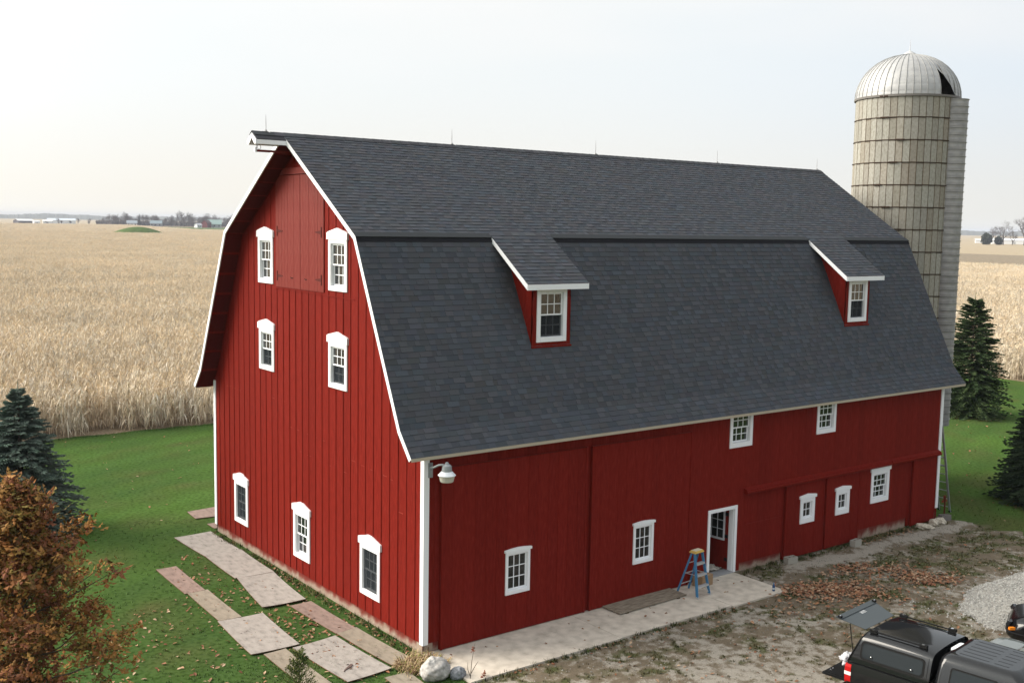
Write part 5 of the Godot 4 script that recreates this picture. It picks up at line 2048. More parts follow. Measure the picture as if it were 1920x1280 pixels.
func build_yard_things() -> void:
	cinder("grey concrete block at the foot of the first small sliding door", Vector3(13.10, 0.0, 0.32), -0.12, Color(0.33, 0.31, 0.27))
	cinder("grey concrete block where the second small door meets the footing", Vector3(16.35, 0.0, 0.34), 0.1, Color(0.34, 0.32, 0.28))
	cinder("darker concrete block at the far corner below the ladder", Vector3(21.72, 0.0, 0.22), -0.35, Color(0.17, 0.155, 0.145))
	var st := [["flat pale stone nearest the last sliding door", Vector3(20.15, 0.06, 0.42), Vector3(0.30, 0.10, 0.16), 61], ["middle pale stone of the three by the far corner", Vector3(20.72, 0.09, 0.40), Vector3(0.19, 0.14, 0.15), 62], ["pale broken stone next to the dark concrete block", Vector3(21.16, 0.08, 0.38), Vector3(0.20, 0.14, 0.16), 63]]
	for s in st:
		var mb := MB.new()
		rock(mb, s[2], s[3], Color(0.40, 0.35, 0.28), Color(0.62, 0.57, 0.48), 0.3)
		tag(part("stone", mb, GRAVEL, self, Transform3D(Basis(Vector3.UP, rnd(0, 3)), s[1])), s[0], "stone", "pale stones by the far corner")
	# weathered board on the apron
	var bd := thing("weathered_board", "weathered wooden panel lying on the apron against the second sliding door", "board", Vector3(6.86, 0.052, 0.41), 0.02)
	for k in 3:
		var mb := MB.new()
		mb.box(Vector3(-1.27, 0.03, -0.34 + 0.228 * k), Vector3(1.27, 0.055, -0.34 + 0.228 * (k + 1) - 0.004))
		part("plank", mb, tri_mat(ramp_tex(256, gray(256, 0.03, 4, 140 + k), [[0.0, Color(0.13, 0.10, 0.07)], [0.5, Color(0.24, 0.20, 0.155)], [1.0, Color(0.33, 0.29, 0.235)]]), Vector3(0.3, 2.0, 2.0), 0.9), bd)
	for x in [-1.0, 0.95]:
		var mb := MB.new()
		mb.box(Vector3(x - 0.04, 0.0, -0.33), Vector3(x + 0.04, 0.029, 0.36))
		part("cleat", mb, mat(Color(0.10, 0.075, 0.05), 0.9), bd)
	build_stepladder()
	build_ladder()
	# red post with crosspiece by the ladder foot
	var rp := thing("red_post", "short rusty red post with a crosspiece beside the extension ladder", "post", Vector3(22.25, 0, -0.12))
	var mb := MB.new()
	mb.bar(Vector3(0, 0, 0), Vector3(0, 0.72, 0), 0.04, 0.04, Vector3.RIGHT)
	part("upright", mb, mat(Color(0.12, 0.035, 0.022), 0.7), rp)
	mb = MB.new()
	mb.box(Vector3(-0.17, 0.50, -0.03), Vector3(0.17, 0.58, -0.021))
	mb.box(Vector3(-0.06, 0.581, -0.035), Vector3(0.06, 0.74, -0.021))
	part("crosspiece", mb, mat(Color(0.20, 0.04, 0.025), 0.7), rp)
	# blue bottle at the corner of the slab
	var bt := thing("spray_bottle", "small blue bottle standing on the outer corner of the apron", "bottle", Vector3(10.50, 0.05, 1.80))
	mb = MB.new()
	mb.lathe(PackedVector2Array([Vector2(0.0, 0.0), Vector2(0.036, 0.002), Vector2(0.038, 0.02), Vector2(0.038, 0.14), Vector2(0.03, 0.165), Vector2(0.014, 0.185), Vector2(0.014, 0.20), Vector2(0, 0.2)]), 18)
	part("bottle_body", mb, mat(Color(0.03, 0.07, 0.16), 0.25), bt)
	mb = MB.new()
	mb.lathe(PackedVector2Array([Vector2(0.0385, 0.05), Vector2(0.0385, 0.10)]), 18)
	part("band", mb, mat(Color(0.45, 0.52, 0.58), 0.4), bt)
	mb = MB.new()
	mb.lathe(PackedVector2Array([Vector2(0.016, 0.20), Vector2(0.016, 0.235), Vector2(0.0, 0.237)]), 14)
	part("cap", mb, mat(Color(0.12, 0.25, 0.42), 0.4), bt)
	# tan box behind the stepladder, drop cloth and can in the doorway
	var cbx := thing("cardboard_box", "tan cardboard box against the wall behind the stepladder", "box", Vector3(9.22, 0.05, 0.30), 0.15)
	mb = MB.new()
	mb.box(Vector3(-0.26, 0, -0.17), Vector3(0.26, 0.30, 0.17))
	part("carton", mb, mat(Color(0.30, 0.20, 0.12), 0.9), cbx)
	mb = MB.new()
	mb.box(Vector3(-0.255, 0.301, -0.165), Vector3(0.255, 0.308, -0.004))
	mb.box(Vector3(-0.255, 0.301, 0.004), Vector3(0.255, 0.309, 0.165))
	part("flap", mb, mat(Color(0.34, 0.235, 0.145), 0.9), cbx)
	var dc := thing("drop_cloth", "crumpled paint spotted drop cloth on the floor inside the open doorway", "cloth", Vector3(10.28, 0.032, -0.85))
	mb = MB.new()
	var f := noise(2.2, 4, 88)
	for i in 22:
		for j in 26:
			var P := func(a: int, b: int) -> Vector3:
				var x := -0.46 + 0.92 * a / 22.0
				var z := -0.85 + 1.36 * b / 26.0
				return Vector3(x, 0.03 + 0.16 * absf(f.get_noise_2d(x * 1.3, z * 1.3)) + 0.10 * exp(-pow((z + 0.5) / 0.25, 2.0)), z)
			mb.quad(P.call(i, j), P.call(i, j + 1), P.call(i + 1, j + 1), P.call(i + 1, j))
	part("cloth", mb, mat(Color(0.45, 0.42, 0.37), 0.95), dc)
	var pc := thing("paint_can", "small silver paint can on the drop cloth just inside the doorway", "can", Vector3(10.30, 0.11, -0.55))
	mb = MB.new()
	mb.lathe(PackedVector2Array([Vector2(0, 0), Vector2(0.075, 0.0), Vector2(0.075, 0.18), Vector2(0.08, 0.185), Vector2(0.07, 0.19), Vector2(0, 0.182)]), 20)
	part("can_body", mb, mat(Color(0.6, 0.6, 0.6), 0.35, 0.4), pc)
	mb = MB.new()
	mb.tube([Vector3(-0.075, 0.15, 0), Vector3(-0.05, 0.24, 0.02), Vector3(0.05, 0.24, 0.02), Vector3(0.075, 0.15, 0)], [0.003, 0.003, 0.003, 0.003], 5, false)
	part("bail", mb, STEEL, pc)
	build_lamp()
	build_gravel_pile()

func build_stepladder() -> void:
	var t := thing("stepladder", "blue fibreglass stepladder with yellow top beside the open doorway", "stepladder", Vector3(8.46, 0.05, 0.72), 0.09)
	var blue := mat(Color(0.065, 0.20, 0.36), 0.5)
	var alu := mat(Color(0.55, 0.56, 0.57), 0.4, 0.5)
	# x along the treads, z from the back legs (-) to the front rails (+)
	for s in [-1.0, 1.0]:
		var mb := MB.new()
		mb.bar(Vector3(s * 0.27, 0.0, 0.30), Vector3(s * 0.155, 1.22, 0.07), 0.028, 0.075, Vector3(0, 0, 1))
		var r := part("front_rail", mb, blue, t)
		mb = MB.new()
		mb.box(Vector3(s * 0.27 - 0.025, -0.004, 0.255), Vector3(s * 0.27 + 0.025, 0.05, 0.345))
		part("foot", mb, alu, r)
		mb = MB.new()
		mb.bar(Vector3(s * 0.25, 0.0, -0.42), Vector3(s * 0.15, 1.20, -0.03), 0.024, 0.05, Vector3(0, 0, 1))
		part("rear_rail", mb, blue, t)
		mb = MB.new()
		mb.bar(Vector3(s * 0.215, 0.62, 0.18), Vector3(s * 0.205, 0.60, -0.22), 0.008, 0.02)
		part("spreader", mb, alu, t)
		mb = MB.new()
		mb.bar(Vector3(s * 0.14, 0.30, 0.235), Vector3(s * 0.24, 0.09, 0.275), 0.006, 0.022)
		part("knee_brace", mb, alu, t)
	for k in 3:
		var y := 0.31 + 0.305 * k
		var u := y / 1.22
		var hw := lerpf(0.27, 0.155, u) - 0.012
		var z := lerpf(0.30, 0.07, u)
		var mb := MB.new()
		mb.box(Vector3(-hw, y - 0.012, z - 0.05), Vector3(hw, y + 0.012, z + 0.045))
		mb.box(Vector3(-hw, y - 0.04, z + 0.0455), Vector3(hw, y + 0.011, z + 0.05))
		part("tread", mb, alu, t)
	for k in 3:
		var y := 0.25 + 0.32 * k
		var u := y / 1.2
		var hw := lerpf(0.25, 0.15, u) - 0.01
		var z := lerpf(-0.42, -0.03, u)
		var mb := MB.new()
		mb.bar(Vector3(-hw, y, z), Vector3(hw, y, z), 0.02, 0.02)
		part("rear_bar", mb, alu, t)
	var tp := MB.new()
	bevel_box(tp, Vector3(-0.19, 1.20, -0.09), Vector3(0.19, 1.235, 0.13))
	tp.box(Vector3(-0.165, 1.2352, -0.07), Vector3(0.165, 1.265, 0.11))
	part("top_cap", tp, mat(Color(0.62, 0.42, 0.12), 0.5), t)
	tp = MB.new()
	tp.box(Vector3(-0.15, 1.2655, -0.06), Vector3(0.15, 1.268, 0.10))
	part("tray_label", tp, mat(Color(0.62, 0.58, 0.45), 0.6), t)

func build_ladder() -> void:
	var t := thing("extension_ladder", "aluminium extension ladder leaning on the barn's far end wall", "ladder", Vector3.ZERO)
	var alu := mat(Color(0.42, 0.45, 0.48), 0.4, 0.5)
	var foot := Vector3(22.92, 0.0, -0.30)
	var top := Vector3(21.58, 5.2, -0.30)
	for k in 2:
		var lo := foot if k == 0 else foot.lerp(top, 0.30) + Vector3(0.06, 0.02, 0)
		var hi := foot.lerp(top, 0.72) if k == 0 else top
		var w := 0.22 if k == 0 else 0.195
		for s in [-1.0, 1.0]:
			var mb := MB.new()
			mb.bar(lo + Vector3(0, 0, s * w - 0.22), hi + Vector3(0, 0, s * w - 0.22), 0.03, 0.07, Vector3(0, 0, 1))
			part("rail", mb, alu, t)
		var n := int(lo.distance_to(hi) / 0.305)
		for j in n:
			var p := lo.lerp(hi, (j + 0.6) / n)
			var mb := MB.new()
			mb.tube([p + Vector3(0, 0, -w - 0.22), p + Vector3(0, 0, w - 0.22)], [0.016, 0.016], 6)
			part("rung", mb, alu, t)
	for s in [-1.0, 1.0]:
		var mb := MB.new()
		mb.box(Vector3(22.87, 0.0, -0.52 + s * 0.22 - 0.03), Vector3(22.99, 0.05, -0.52 + s * 0.22 + 0.03))
		part("foot", mb, BLACK, t)

func build_lamp() -> void:
	var t := thing("yard_lamp", "grey yard lamp with clear bowl on a curved arm at the near corner", "lamp", Vector3(0.14, 4.50, 0.03))
	var gm := mat(Color(0.30, 0.32, 0.33), 0.45, 0.4)
	var mb := MB.new()
	mb.box(Vector3(-0.06, -0.22, 0.0), Vector3(0.06, 0.13, 0.02))
	mb.tube([Vector3(0, 0.03, 0.02), Vector3(0, 0.03, 0.09)], [0.05, 0.04], 10)
	mb.box(Vector3(-0.03, -0.16, 0.021), Vector3(0.03, -0.06, 0.05))
	part("bracket", mb, gm, t)
	mb = MB.new()
	mb.tube([Vector3(0, 0.02, 0.06), Vector3(0.03, 0.05, 0.14), Vector3(0.08, 0.11, 0.24), Vector3(0.13, 0.13, 0.33), Vector3(0.16, 0.11, 0.39)], [0.026, 0.026, 0.026, 0.026, 0.028], 10)
	part("arm", mb, gm, t)
	var h := Vector3(0.17, -0.26, 0.44)
	var at := Transform3D(Basis(), h)
	mb = MB.new()
	mb.lathe(PackedVector2Array([Vector2(0.118, 0.25), Vector2(0.115, 0.30), Vector2(0.105, 0.38), Vector2(0.07, 0.41), Vector2(0.045, 0.42), Vector2(0.04, 0.45), Vector2(0.02, 0.465), Vector2(0, 0.466)]), 24)
	part("housing", mb, gm, t, at)
	mb = MB.new()
	mb.lathe(PackedVector2Array([Vector2(0.205, 0.155), Vector2(0.21, 0.165), Vector2(0.20, 0.172), Vector2(0.13, 0.245), Vector2(0.112, 0.255)]), 28)
	part("reflector", mb, mat(Color(0.72, 0.75, 0.78), 0.4, 0.2), t, at)
	mb = MB.new()
	mb.lathe(PackedVector2Array([Vector2(0, 0.0), Vector2(0.13, 0.0), Vector2(0.148, 0.012), Vector2(0.165, 0.08), Vector2(0.180, 0.154)]), 28)
	part("bowl", mb, mat(Color(0.50, 0.48, 0.42), 0.3), t, at)
	mb = MB.new()
	for k in 28:
		var a := TAU * k / 28.0
		mb.bar(Vector3(cos(a) * 0.151, 0.015, -sin(a) * 0.151), Vector3(cos(a) * 0.183, 0.15, -sin(a) * 0.183), 0.006, 0.006, Vector3(cos(a), 0, -sin(a)))
	part("bowl_ribs", mb, mat(Color(0.60, 0.58, 0.52), 0.3), t, at)

func build_gravel_pile() -> void:
	var c := Vector3(16.75, 0, 6.75)
	var f := noise(0.7, 4, 99)
	var height := func(x: float, z: float) -> float:
		var d := Vector2((x - c.x) / (3.85 + 0.35 * f.get_noise_2d(z, 3.0)), (z - c.z) / (1.95 + 0.2 * f.get_noise_2d(x, 9.0)))
		d = d.rotated(-0.05)
		var r := d.length()
		return 0.62 * clampf(1.0 - r * r, 0, 1) * (1.0 + 0.25 * f.get_noise_2d(x * 1.2, z * 1.2)) - 0.02
	var t := thing("gravel_pile", "low pile of pale crushed limestone on the yard near the black car", "gravel pile", c)
	var mb := MB.new()
	for i in 70:
		for j in 40:
			var q := []
			var any := false
			for e in [[i, j], [i, j + 1], [i + 1, j + 1], [i + 1, j]]:
				var x: float = c.x - 4.3 + 8.6 * e[0] / 70.0
				var z: float = c.z - 2.3 + 4.6 * e[1] / 40.0
				var y: float = height.call(x, z)
				any = any or y > -0.015
				q.append(Vector3(x, y, z) - c)
			if any:
				mb.col = Color(0.35, 0.335, 0.305) * rnd(0.85, 1.1)
				mb.quad(q[0], q[1], q[2], q[3])
	part("heap", mb, GRAVEL, t)
	var stones := []
	for k in 3:
		var s := MB.new()
		rock_chip(s, 0.024)
		stones.append(s.mesh(GRAVEL))
	var sp := [[], [], []]
	var tn := [[], [], []]
	for i in 15000:
		var x := c.x + rnd(-4.15, 4.15)
		var z := c.z + rnd(-2.3, 2.3)
		var y: float = height.call(x, z)
		if y < -0.012 and rng.randf() > 0.06:
			continue
		var k := rng.randi() % 3
		var b := Basis(Vector3(rnd(-1, 1), rnd(-1, 1), rnd(-1, 1)).normalized(), rnd(0, TAU))
		var s := rnd(0.6, 1.7)
		sp[k].append(Transform3D(b.scaled(Vector3(s, s, s)), Vector3(x, maxf(y, 0.008) + 0.006, z) - c))
		var v := rnd(0.7, 1.25)
		tn[k].append(Color(0.45 * v, 0.435 * v, 0.405 * v))
	for k in 3:
		scatter("gravel", stones[k], sp[k], tn[k], t)
	# loose stones strewn over the yard
	sp = [[], [], []]
	tn = [[], [], []]
	for i in 9000:
		var x := rnd(0.5, 22.0)
		var z := rnd(0.15, 8.5)
		if x < 10.9 and z < 2.03:
			continue
		if rng.randf() > 0.35 + 0.65 * exp(-pow((z - 0.85) / 0.5, 2.0)) * smoothstep(11.0, 13.0, x):
			continue
		var k := rng.randi() % 3
		var s := rnd(0.3, 1.15)
		sp[k].append(turned(Vector3(x, 0.012, z), rnd(0, TAU), s))
		var v := rnd(0.6, 1.2)
		tn[k].append(Color(0.34 * v, 0.315 * v, 0.275 * v))
	for k in 3:
		scatter("loose_gravel", stones[k], sp[k], tn[k])

func rock_chip(mb: MB, s: float) -> void:
	var p := []
	for k in 6:
		p.append(Vector3([1, 0, -1, 0, 0, 0][k], [0, 0, 0, 0, 0.8, -0.6][k], [0, 1, 0, -1, 0, 0][k]) * s * rnd(0.7, 1.2) + Vector3(rnd(-1, 1), 0, rnd(-1, 1)) * s * 0.2)
	for k in 4:
		mb.tri(p[4], p[(k + 1) % 4], p[k])
		mb.tri(p[5], p[k], p[(k + 1) % 4])

# ---------------------------------------------------------------- vehicles
# a rounded rectangle in x, z at height y; z runs from z0 (rear) to z1 (front)
func ring(y: float, hw: float, z0: float, z1: float, r: float, bow := 0.0) -> Array:
	var out := []
	var cs := [[hw - r, z1 - r, 0.0], [-hw + r, z1 - r, PI * 0.5], [-hw + r, z0 + r, PI], [hw - r, z0 + r, PI * 1.5]]
	for c in cs:
		for k in 6:
			var a: float = c[2] + PI * 0.5 * k / 5.0
			var x: float = c[0] + cos(a) * r
			var z: float = c[1] + sin(a) * r
			if z > (z0 + z1) * 0.5:
				z -= bow * pow(x / hw, 2.0)
			out.append(Vector3(x, y, z))
	out.reverse()
	return out

func wheel(parent: Node, at: Vector3, r: float, w: float, side: float) -> void:
	var o := holder("wheel", parent, Transform3D(Basis(Vector3.BACK, -PI * 0.5 * side), at))
	var mb := MB.new()
	mb.lathe(PackedVector2Array([Vector2(r * 0.62, -w / 2), Vector2(r * 0.94, -w / 2), Vector2(r, -w * 0.38), Vector2(r, w * 0.38), Vector2(r * 0.94, w / 2), Vector2(r * 0.62, w / 2), Vector2(r * 0.6, 0)]), 32)
	part("tyre", mb, mat(Color(0.018, 0.018, 0.018), 0.85), o)
	mb = MB.new()
	mb.lathe(PackedVector2Array([Vector2(r * 0.62, w * 0.3), Vector2(r * 0.62, w * 0.46), Vector2(r * 0.56, w * 0.46), Vector2(r * 0.5, w * 0.34), Vector2(r * 0.18, w * 0.38), Vector2(0, w * 0.42)]), 32)
	part("rim", mb, mat(Color(0.35, 0.35, 0.36), 0.35, 0.7), o)

func round_rect(w: float, h: float, r: float) -> PackedVector2Array:
	var p := PackedVector2Array()
	for c in [[w / 2 - r, h / 2 - r, 0.0], [-w / 2 + r, h / 2 - r, PI * 0.5], [-w / 2 + r, -h / 2 + r, PI], [w / 2 - r, -h / 2 + r, PI * 1.5]]:
		for k in 6:
			var a: float = c[2] + PI * 0.5 * k / 5.0
			p.push_back(Vector2(c[0] + cos(a) * r, c[1] + sin(a) * r))
	return p

# the frame of a flat side panel: local x along the car's length, y up the slope, z outward
func side_frame(side: float, y0: float, x0: float, y1: float, x1: float, z: float) -> Transform3D:
	var up := Vector3(side * (x1 - x0), y1 - y0, 0).normalized()
	var along := Vector3(0, 0, -side)
	return Transform3D(Basis(along, up, along.cross(up)), Vector3(side * (x0 + x1) * 0.5, (y0 + y1) * 0.5, z))

func build_truck() -> void:
	var paint := mat(Color(0.009, 0.0095, 0.0105), 0.08, 0.0, false, 0.5)
	var tinted := mat(Color(0.012, 0.016, 0.018), 0.05, 0.0, false, 0.35)
	var rubber := mat(Color(0.01, 0.01, 0.01), 0.6)
	var chrome := mat(Color(0.7, 0.7, 0.72), 0.15, 1.0)
	var t := thing("pickup_truck", "black pickup truck with a canopy, its rear window and tailgate open", "pickup truck", Vector3(6.56, 0, 7.60), 0.122)
	var L := 1.78
	# bed: two hollow sides, floor, head board
	for s in [-1.0, 1.0]:
		var mb := MB.new()
		var sec := [Vector2(0.90, 0.48), Vector2(0.955, 0.56), Vector2(0.985, 0.78), Vector2(0.985, 1.02), Vector2(0.955, 1.17), Vector2(0.90, 1.205), Vector2(0.80, 1.205), Vector2(0.80, 0.48)]
		var poly := PackedVector2Array()
		for q in sec:
			poly.push_back(Vector2(q.x * s, q.y))
		mb.prism(poly, 0.0, L)
		part("bed_side", mb, paint, t)
		# wheel arch flare
		mb = MB.new()
		var pts := []
		var rad := []
		for k in 13:
			var a := PI * k / 12.0
			pts.append(Vector3(s * 0.985, 0.42 + sin(a) * 0.46, 0.98 + cos(a) * 0.47))
			rad.append(0.028)
		mb.tube(pts, rad, 6)
		part("arch_flare", mb, paint, t)
		# lamps
		mb = MB.new()
		mb.prism(PackedVector2Array([Vector2(s * 0.80, 0.74), Vector2(s * 0.975, 0.74), Vector2(s * 0.992, 0.80), Vector2(s * 0.992, 1.08), Vector2(s * 0.965, 1.14), Vector2(s * 0.80, 1.14)]), -0.035, 0.10)
		var lamp := part("tail_lamp", mb, mat(Color(0.42, 0.012, 0.012), 0.2), t)
		mb = MB.new()
		mb.prism(PackedVector2Array([Vector2(s * 0.79, 0.91), Vector2(s * 0.997, 0.91), Vector2(s * 0.997, 0.985), Vector2(s * 0.79, 0.985)]), -0.042, 0.105)
		part("reversing_lens", mb, mat(Color(0.75, 0.72, 0.70), 0.2), lamp)
	var fb := MB.new()
	fb.box(Vector3(-0.80, 0.66, -0.02), Vector3(0.80, 0.70, L))
	fb.box(Vector3(-0.80, 0.70, L - 0.05), Vector3(0.80, 1.2, L))
	part("bed_floor", fb, rubber, t)
	var tg := MB.new()
	bevel_box(tg, Vector3(-0.79, 0.655, -0.66), Vector3(0.79, 0.70, -0.03))
	tg.box(Vector3(-0.74, 0.7002, -0.62), Vector3(0.74, 0.712, -0.06))
	var tgate := part("tailgate", tg, rubber, t)
	for x in [-0.6, -0.5, 0.5]:
		var mb := MB.new()
		mb.lathe(PackedVector2Array([Vector2(0.022, 0), Vector2(0.022, 0.02), Vector2(0, 0.024)]), 10)
		part("latch_bolt", mb, chrome, tgate, Transform3D(Basis(), Vector3(x, 0.712, -0.57)))
	var bp := MB.new()
	bevel_box(bp, Vector3(-0.93, 0.42, -0.16), Vector3(0.93, 0.62, -0.02))
	part("rear_bumper", bp, chrome, t)
	# canopy
	var cp := MB.new()
	var rows := []
	for k in 15:
		var u := k / 14.0
		var z_low := 0.0
		var row := []
		for q in [[0.955, 1.207], [0.945, 1.30], [0.88, 1.58], [0.83, 1.72], [0.77, 1.79], [0.66, 1.835], [0.33, 1.862], [0.0, 1.870], [-0.33, 1.862], [-0.66, 1.835], [-0.77, 1.79], [-0.83, 1.72], [-0.88, 1.58], [-0.945, 1.30], [-0.955, 1.207]]:
			z_low = maxf(q[1] - 1.22, 0.0) * 0.42
			row.append(Vector3(q[0], q[1] - 0.02 * pow(u * 2 - 1, 4.0) * (1.0 if q[1] > 1.75 else 0.0), lerpf(z_low, L - 0.03, u)))
		rows.append(row)
	for i in 14:
		for k in 14:
			var nn := func(a: int, b: int) -> Vector3:
				var p: Vector3 = rows[mini(a + 1, 14)][b] - rows[maxi(a - 1, 0)][b]
				var q: Vector3 = rows[a][mini(b + 1, 14)] - rows[a][maxi(b - 1, 0)]
				return p.cross(q).normalized()
			cp.quadn(rows[i][k], rows[i + 1][k], rows[i + 1][k + 1], rows[i][k + 1], nn.call(i, k), nn.call(i + 1, k), nn.call(i + 1, k + 1), nn.call(i, k + 1))
	var front := PackedVector2Array()
	for q in rows[14]:
		front.push_back(Vector2(q.x, q.y))
	cp.prism(front, L - 0.10, L - 0.085)
	var canopy := part("canopy", cp, paint, t)
	var edge := MB.new()
	edge.tube(rows[0].map(func(p): return p + Vector3(0, -0.012, 0.012)), rows[0].map(func(_p): return 0.022), 6)
	part("rear_frame", edge, rubber, canopy)
	for s in [-1.0, 1.0]:
		var f := side_frame(s, 1.25, 0.951, 1.74, 0.822, 0.94)
		var mb := MB.new()
		mb.prism(round_rect(1.38, 0.385, 0.09), 0.0, 0.016)
		var wn := part("canopy_window_frame", mb, rubber, canopy, f)
		mb = MB.new()
		mb.prism(round_rect(1.29, 0.30, 0.065), 0.016, 0.022)
		part("canopy_window", mb, tinted, wn)
		for x in [-0.43, 0.43]:
			mb = MB.new()
			mb.box(Vector3(x - 0.03, -0.115, 0.022), Vector3(x + 0.03, -0.085, 0.035))
			mb.lathe(PackedVector2Array([Vector2(0.012, 0), Vector2(0.012, 0.04), Vector2(0, 0.042)]), 8)
			part("window_latch", mb, rubber, wn)
			mb = MB.new()
			mb.xf = Transform3D(Basis(Vector3.RIGHT, PI * 0.5), Vector3(x, -0.09, 0.034))
			mb.lathe(PackedVector2Array([Vector2(0.013, 0), Vector2(0.013, 0.012), Vector2(0, 0.014)]), 10)
			part("lock_button", mb, chrome, wn)
		# roof rack rail on two feet
		mb = MB.new()
		mb.bar(Vector3(s * 0.665, 1.868, 0.33), Vector3(s * 0.665, 1.868, 1.56), 0.035, 0.02)
		var rail := part("roof_rail", mb, rubber, canopy)
		for z in [0.40, 1.48]:
			mb = MB.new()
			mb.box(Vector3(s * 0.665 - 0.035, 1.835, z - 0.08), Vector3(s * 0.665 + 0.035, 1.90, z + 0.08))
			part("rail_foot", mb, rubber, rail)
			mb = MB.new()
			mb.box(Vector3(s * 0.665 - 0.028, 1.9005, z - 0.035), Vector3(s * 0.665 + 0.028, 1.906, z + 0.02))
			part("rail_cap", mb, chrome, rail)
	# the lifted rear window
	var hin := Vector3(0, 1.845, 0.20)
	var up := deg_to_rad(13.0)
	var hf := Transform3D(Basis(Vector3.RIGHT, up), hin)
	var hb := MB.new()
	hb.prism(PackedVector2Array([Vector2(-0.62, 0.0), Vector2(0.62, 0.0), Vector2(0.76, -0.50), Vector2(-0.76, -0.50)]), 0.0, 0.008)
	var gl := mat(Color(0.065, 0.075, 0.08), 0.12)
	# laid flat: local y becomes the car's length
	var flat := Transform3D(Basis(Vector3.RIGHT, PI * 0.5), Vector3.ZERO)
	var hatch := part("lift_window", hb, gl, canopy, hf * flat)
	hb = MB.new()
	hb.prism(PackedVector2Array([Vector2(-0.76, -0.501), Vector2(0.76, -0.501), Vector2(0.79, -0.625), Vector2(-0.79, -0.625)]), -0.014, 0.012)
	part("lift_window_trim", hb, mat(Color(0.065, 0.075, 0.08), 0.35), hatch)
	for s in [-1.0, 1.0]:
		hb = MB.new()
		hb.box(Vector3(s * 0.74 - 0.045, -0.59, -0.05), Vector3(s * 0.74 + 0.045, -0.52, -0.016))
		part("lift_latch", hb, rubber, hatch)
		hb = MB.new()
		hb.box(Vector3(s * 0.74 - 0.02, -0.57, -0.058), Vector3(s * 0.74 + 0.02, -0.545, -0.051))
		part("latch_button", hb, chrome, hatch)
		hb = MB.new()
		hb.tube([Vector3(s * 0.70, 1.90, -0.12), Vector3(s * 0.83, 1.27, 0.06)], [0.010, 0.010], 6)
		part("gas_strut", hb, rubber, canopy)
	var tm := TextMesh.new()
	tm.text = "LEER"
	var sf := SystemFont.new()
	sf.font_names = PackedStringArray(["Droid Sans"])
	tm.font = sf
	tm.font_size = 32
	tm.pixel_size = 0.0030
	tm.depth = 0.002
	tm.material = mat(Color(0.7, 0.7, 0.7), 0.4)
	put("lettering", tm, hatch, Transform3D(Basis(Vector3(-1, 0, 0), Vector3(0, 1, 0), Vector3(0, 0, -1)), Vector3(0.05, -0.44, -0.003)))
	# cab: lower body, then the glasshouse
	var cb := MB.new()
	cb.loft([ring(0.42, 0.90, L + 0.06, 5.35, 0.08), ring(0.55, 0.97, L + 0.04, 5.50, 0.10, 0.10), ring(0.85, 1.0, L + 0.04, 5.55, 0.10, 0.12), ring(1.05, 0.985, L + 0.04, 5.50, 0.10, 0.12), ring(1.20, 0.95, L + 0.05, 5.30, 0.12, 0.14), ring(1.24, 0.90, L + 0.06, 5.15, 0.14, 0.14)])
	part("cab_body", cb, paint, t)
	var gh := MB.new()
	gh.loft([ring(1.20, 0.945, L + 0.03, 4.25, 0.14, 0.10), ring(1.45, 0.875, L + 0.035, 3.98, 0.14, 0.10), ring(1.68, 0.805, L + 0.05, 3.66, 0.14, 0.10), ring(1.78, 0.76, L + 0.075, 3.50, 0.14, 0.08), ring(1.835, 0.69, L + 0.13, 3.40, 0.15, 0.06), ring(1.862, 0.61, L + 0.21, 3.32, 0.16, 0.05), ring(1.866, 0.57, L + 0.25, 3.28, 0.16, 0.05)])
	part("cab_roof", gh, paint, t)
	for k in 6:
		for z in [[L + 0.34, L + 0.92], [L + 1.02, L + 1.3]]:
			var x := -0.45 + 0.18 * k
			var y := 1.8665
			var mb := MB.new()
			mb.box(Vector3(x - 0.006, y - 0.02, z[0]), Vector3(x + 0.006, y + 0.002, z[1]))
			part("roof_groove", mb, rubber, t)
	var bl := MB.new()
	bl.xf = Transform3D(Basis(), Vector3(0, 1.80, L + 0.09))
	bl.loft([ring(-0.04, 0.20, -0.05, 0.10, 0.03), ring(0.02, 0.20, -0.04, 0.10, 0.03), ring(0.045, 0.17, 0.0, 0.12, 0.03)])
	part("brake_lamp", bl, mat(Color(0.75, 0.76, 0.78), 0.2), t)
	for s in [-1.0, 1.0]:
		var f := side_frame(s, 1.24, 0.935, 1.70, 0.80, 0.0)
		for w in [[L + 0.80, 0.92, 0.36], [L + 1.72, 0.76, 0.36]]:
			var mb := MB.new()
			var f2 := f
			f2.origin.z = w[0]
			mb.prism(round_rect(w[1], w[2] + 0.06, 0.06), 0.0, 0.018)
			var dw := part("door_window_frame", mb, rubber, t, f2)
			mb = MB.new()
			mb.prism(round_rect(w[1] - 0.07, w[2], 0.05), 0.018, 0.023)
			part("door_window", mb, tinted, dw)
		for z in [L + 0.27, L + 1.27, L + 2.25]:
			var mb := MB.new()
			mb.prism(PackedVector2Array([Vector2(s * 0.93, 0.5), Vector2(s * 0.9935, 0.55), Vector2(s * 1.003, 0.85), Vector2(s * 0.989, 1.05), Vector2(s * 0.953, 1.2), Vector2(s * 0.91, 1.2)]), z, z + 0.01)
			part("door_seam", mb, rubber, t)
		var mb2 := MB.new()
		mb2.box(Vector3(s * 1.02 - 0.10 + s * 0.06, 1.18, L + 2.05), Vector3(s * 1.02 + 0.10 + s * 0.06, 1.36, L + 2.14))
		part("wing_mirror", mb2, rubber, t)
		mb2 = MB.new()
		mb2.box(Vector3(s * 0.72 - 0.16, 0.78, 5.47), Vector3(s * 0.72 + 0.16, 0.98, 5.56))
		part("headlamp", mb2, mat(Color(0.6, 0.62, 0.64), 0.1), t)
		for z in [0.98, 4.55]:
			wheel(t, Vector3(s * 0.87, 0.39, z), 0.39, 0.26, s)
	var ws := MB.new()
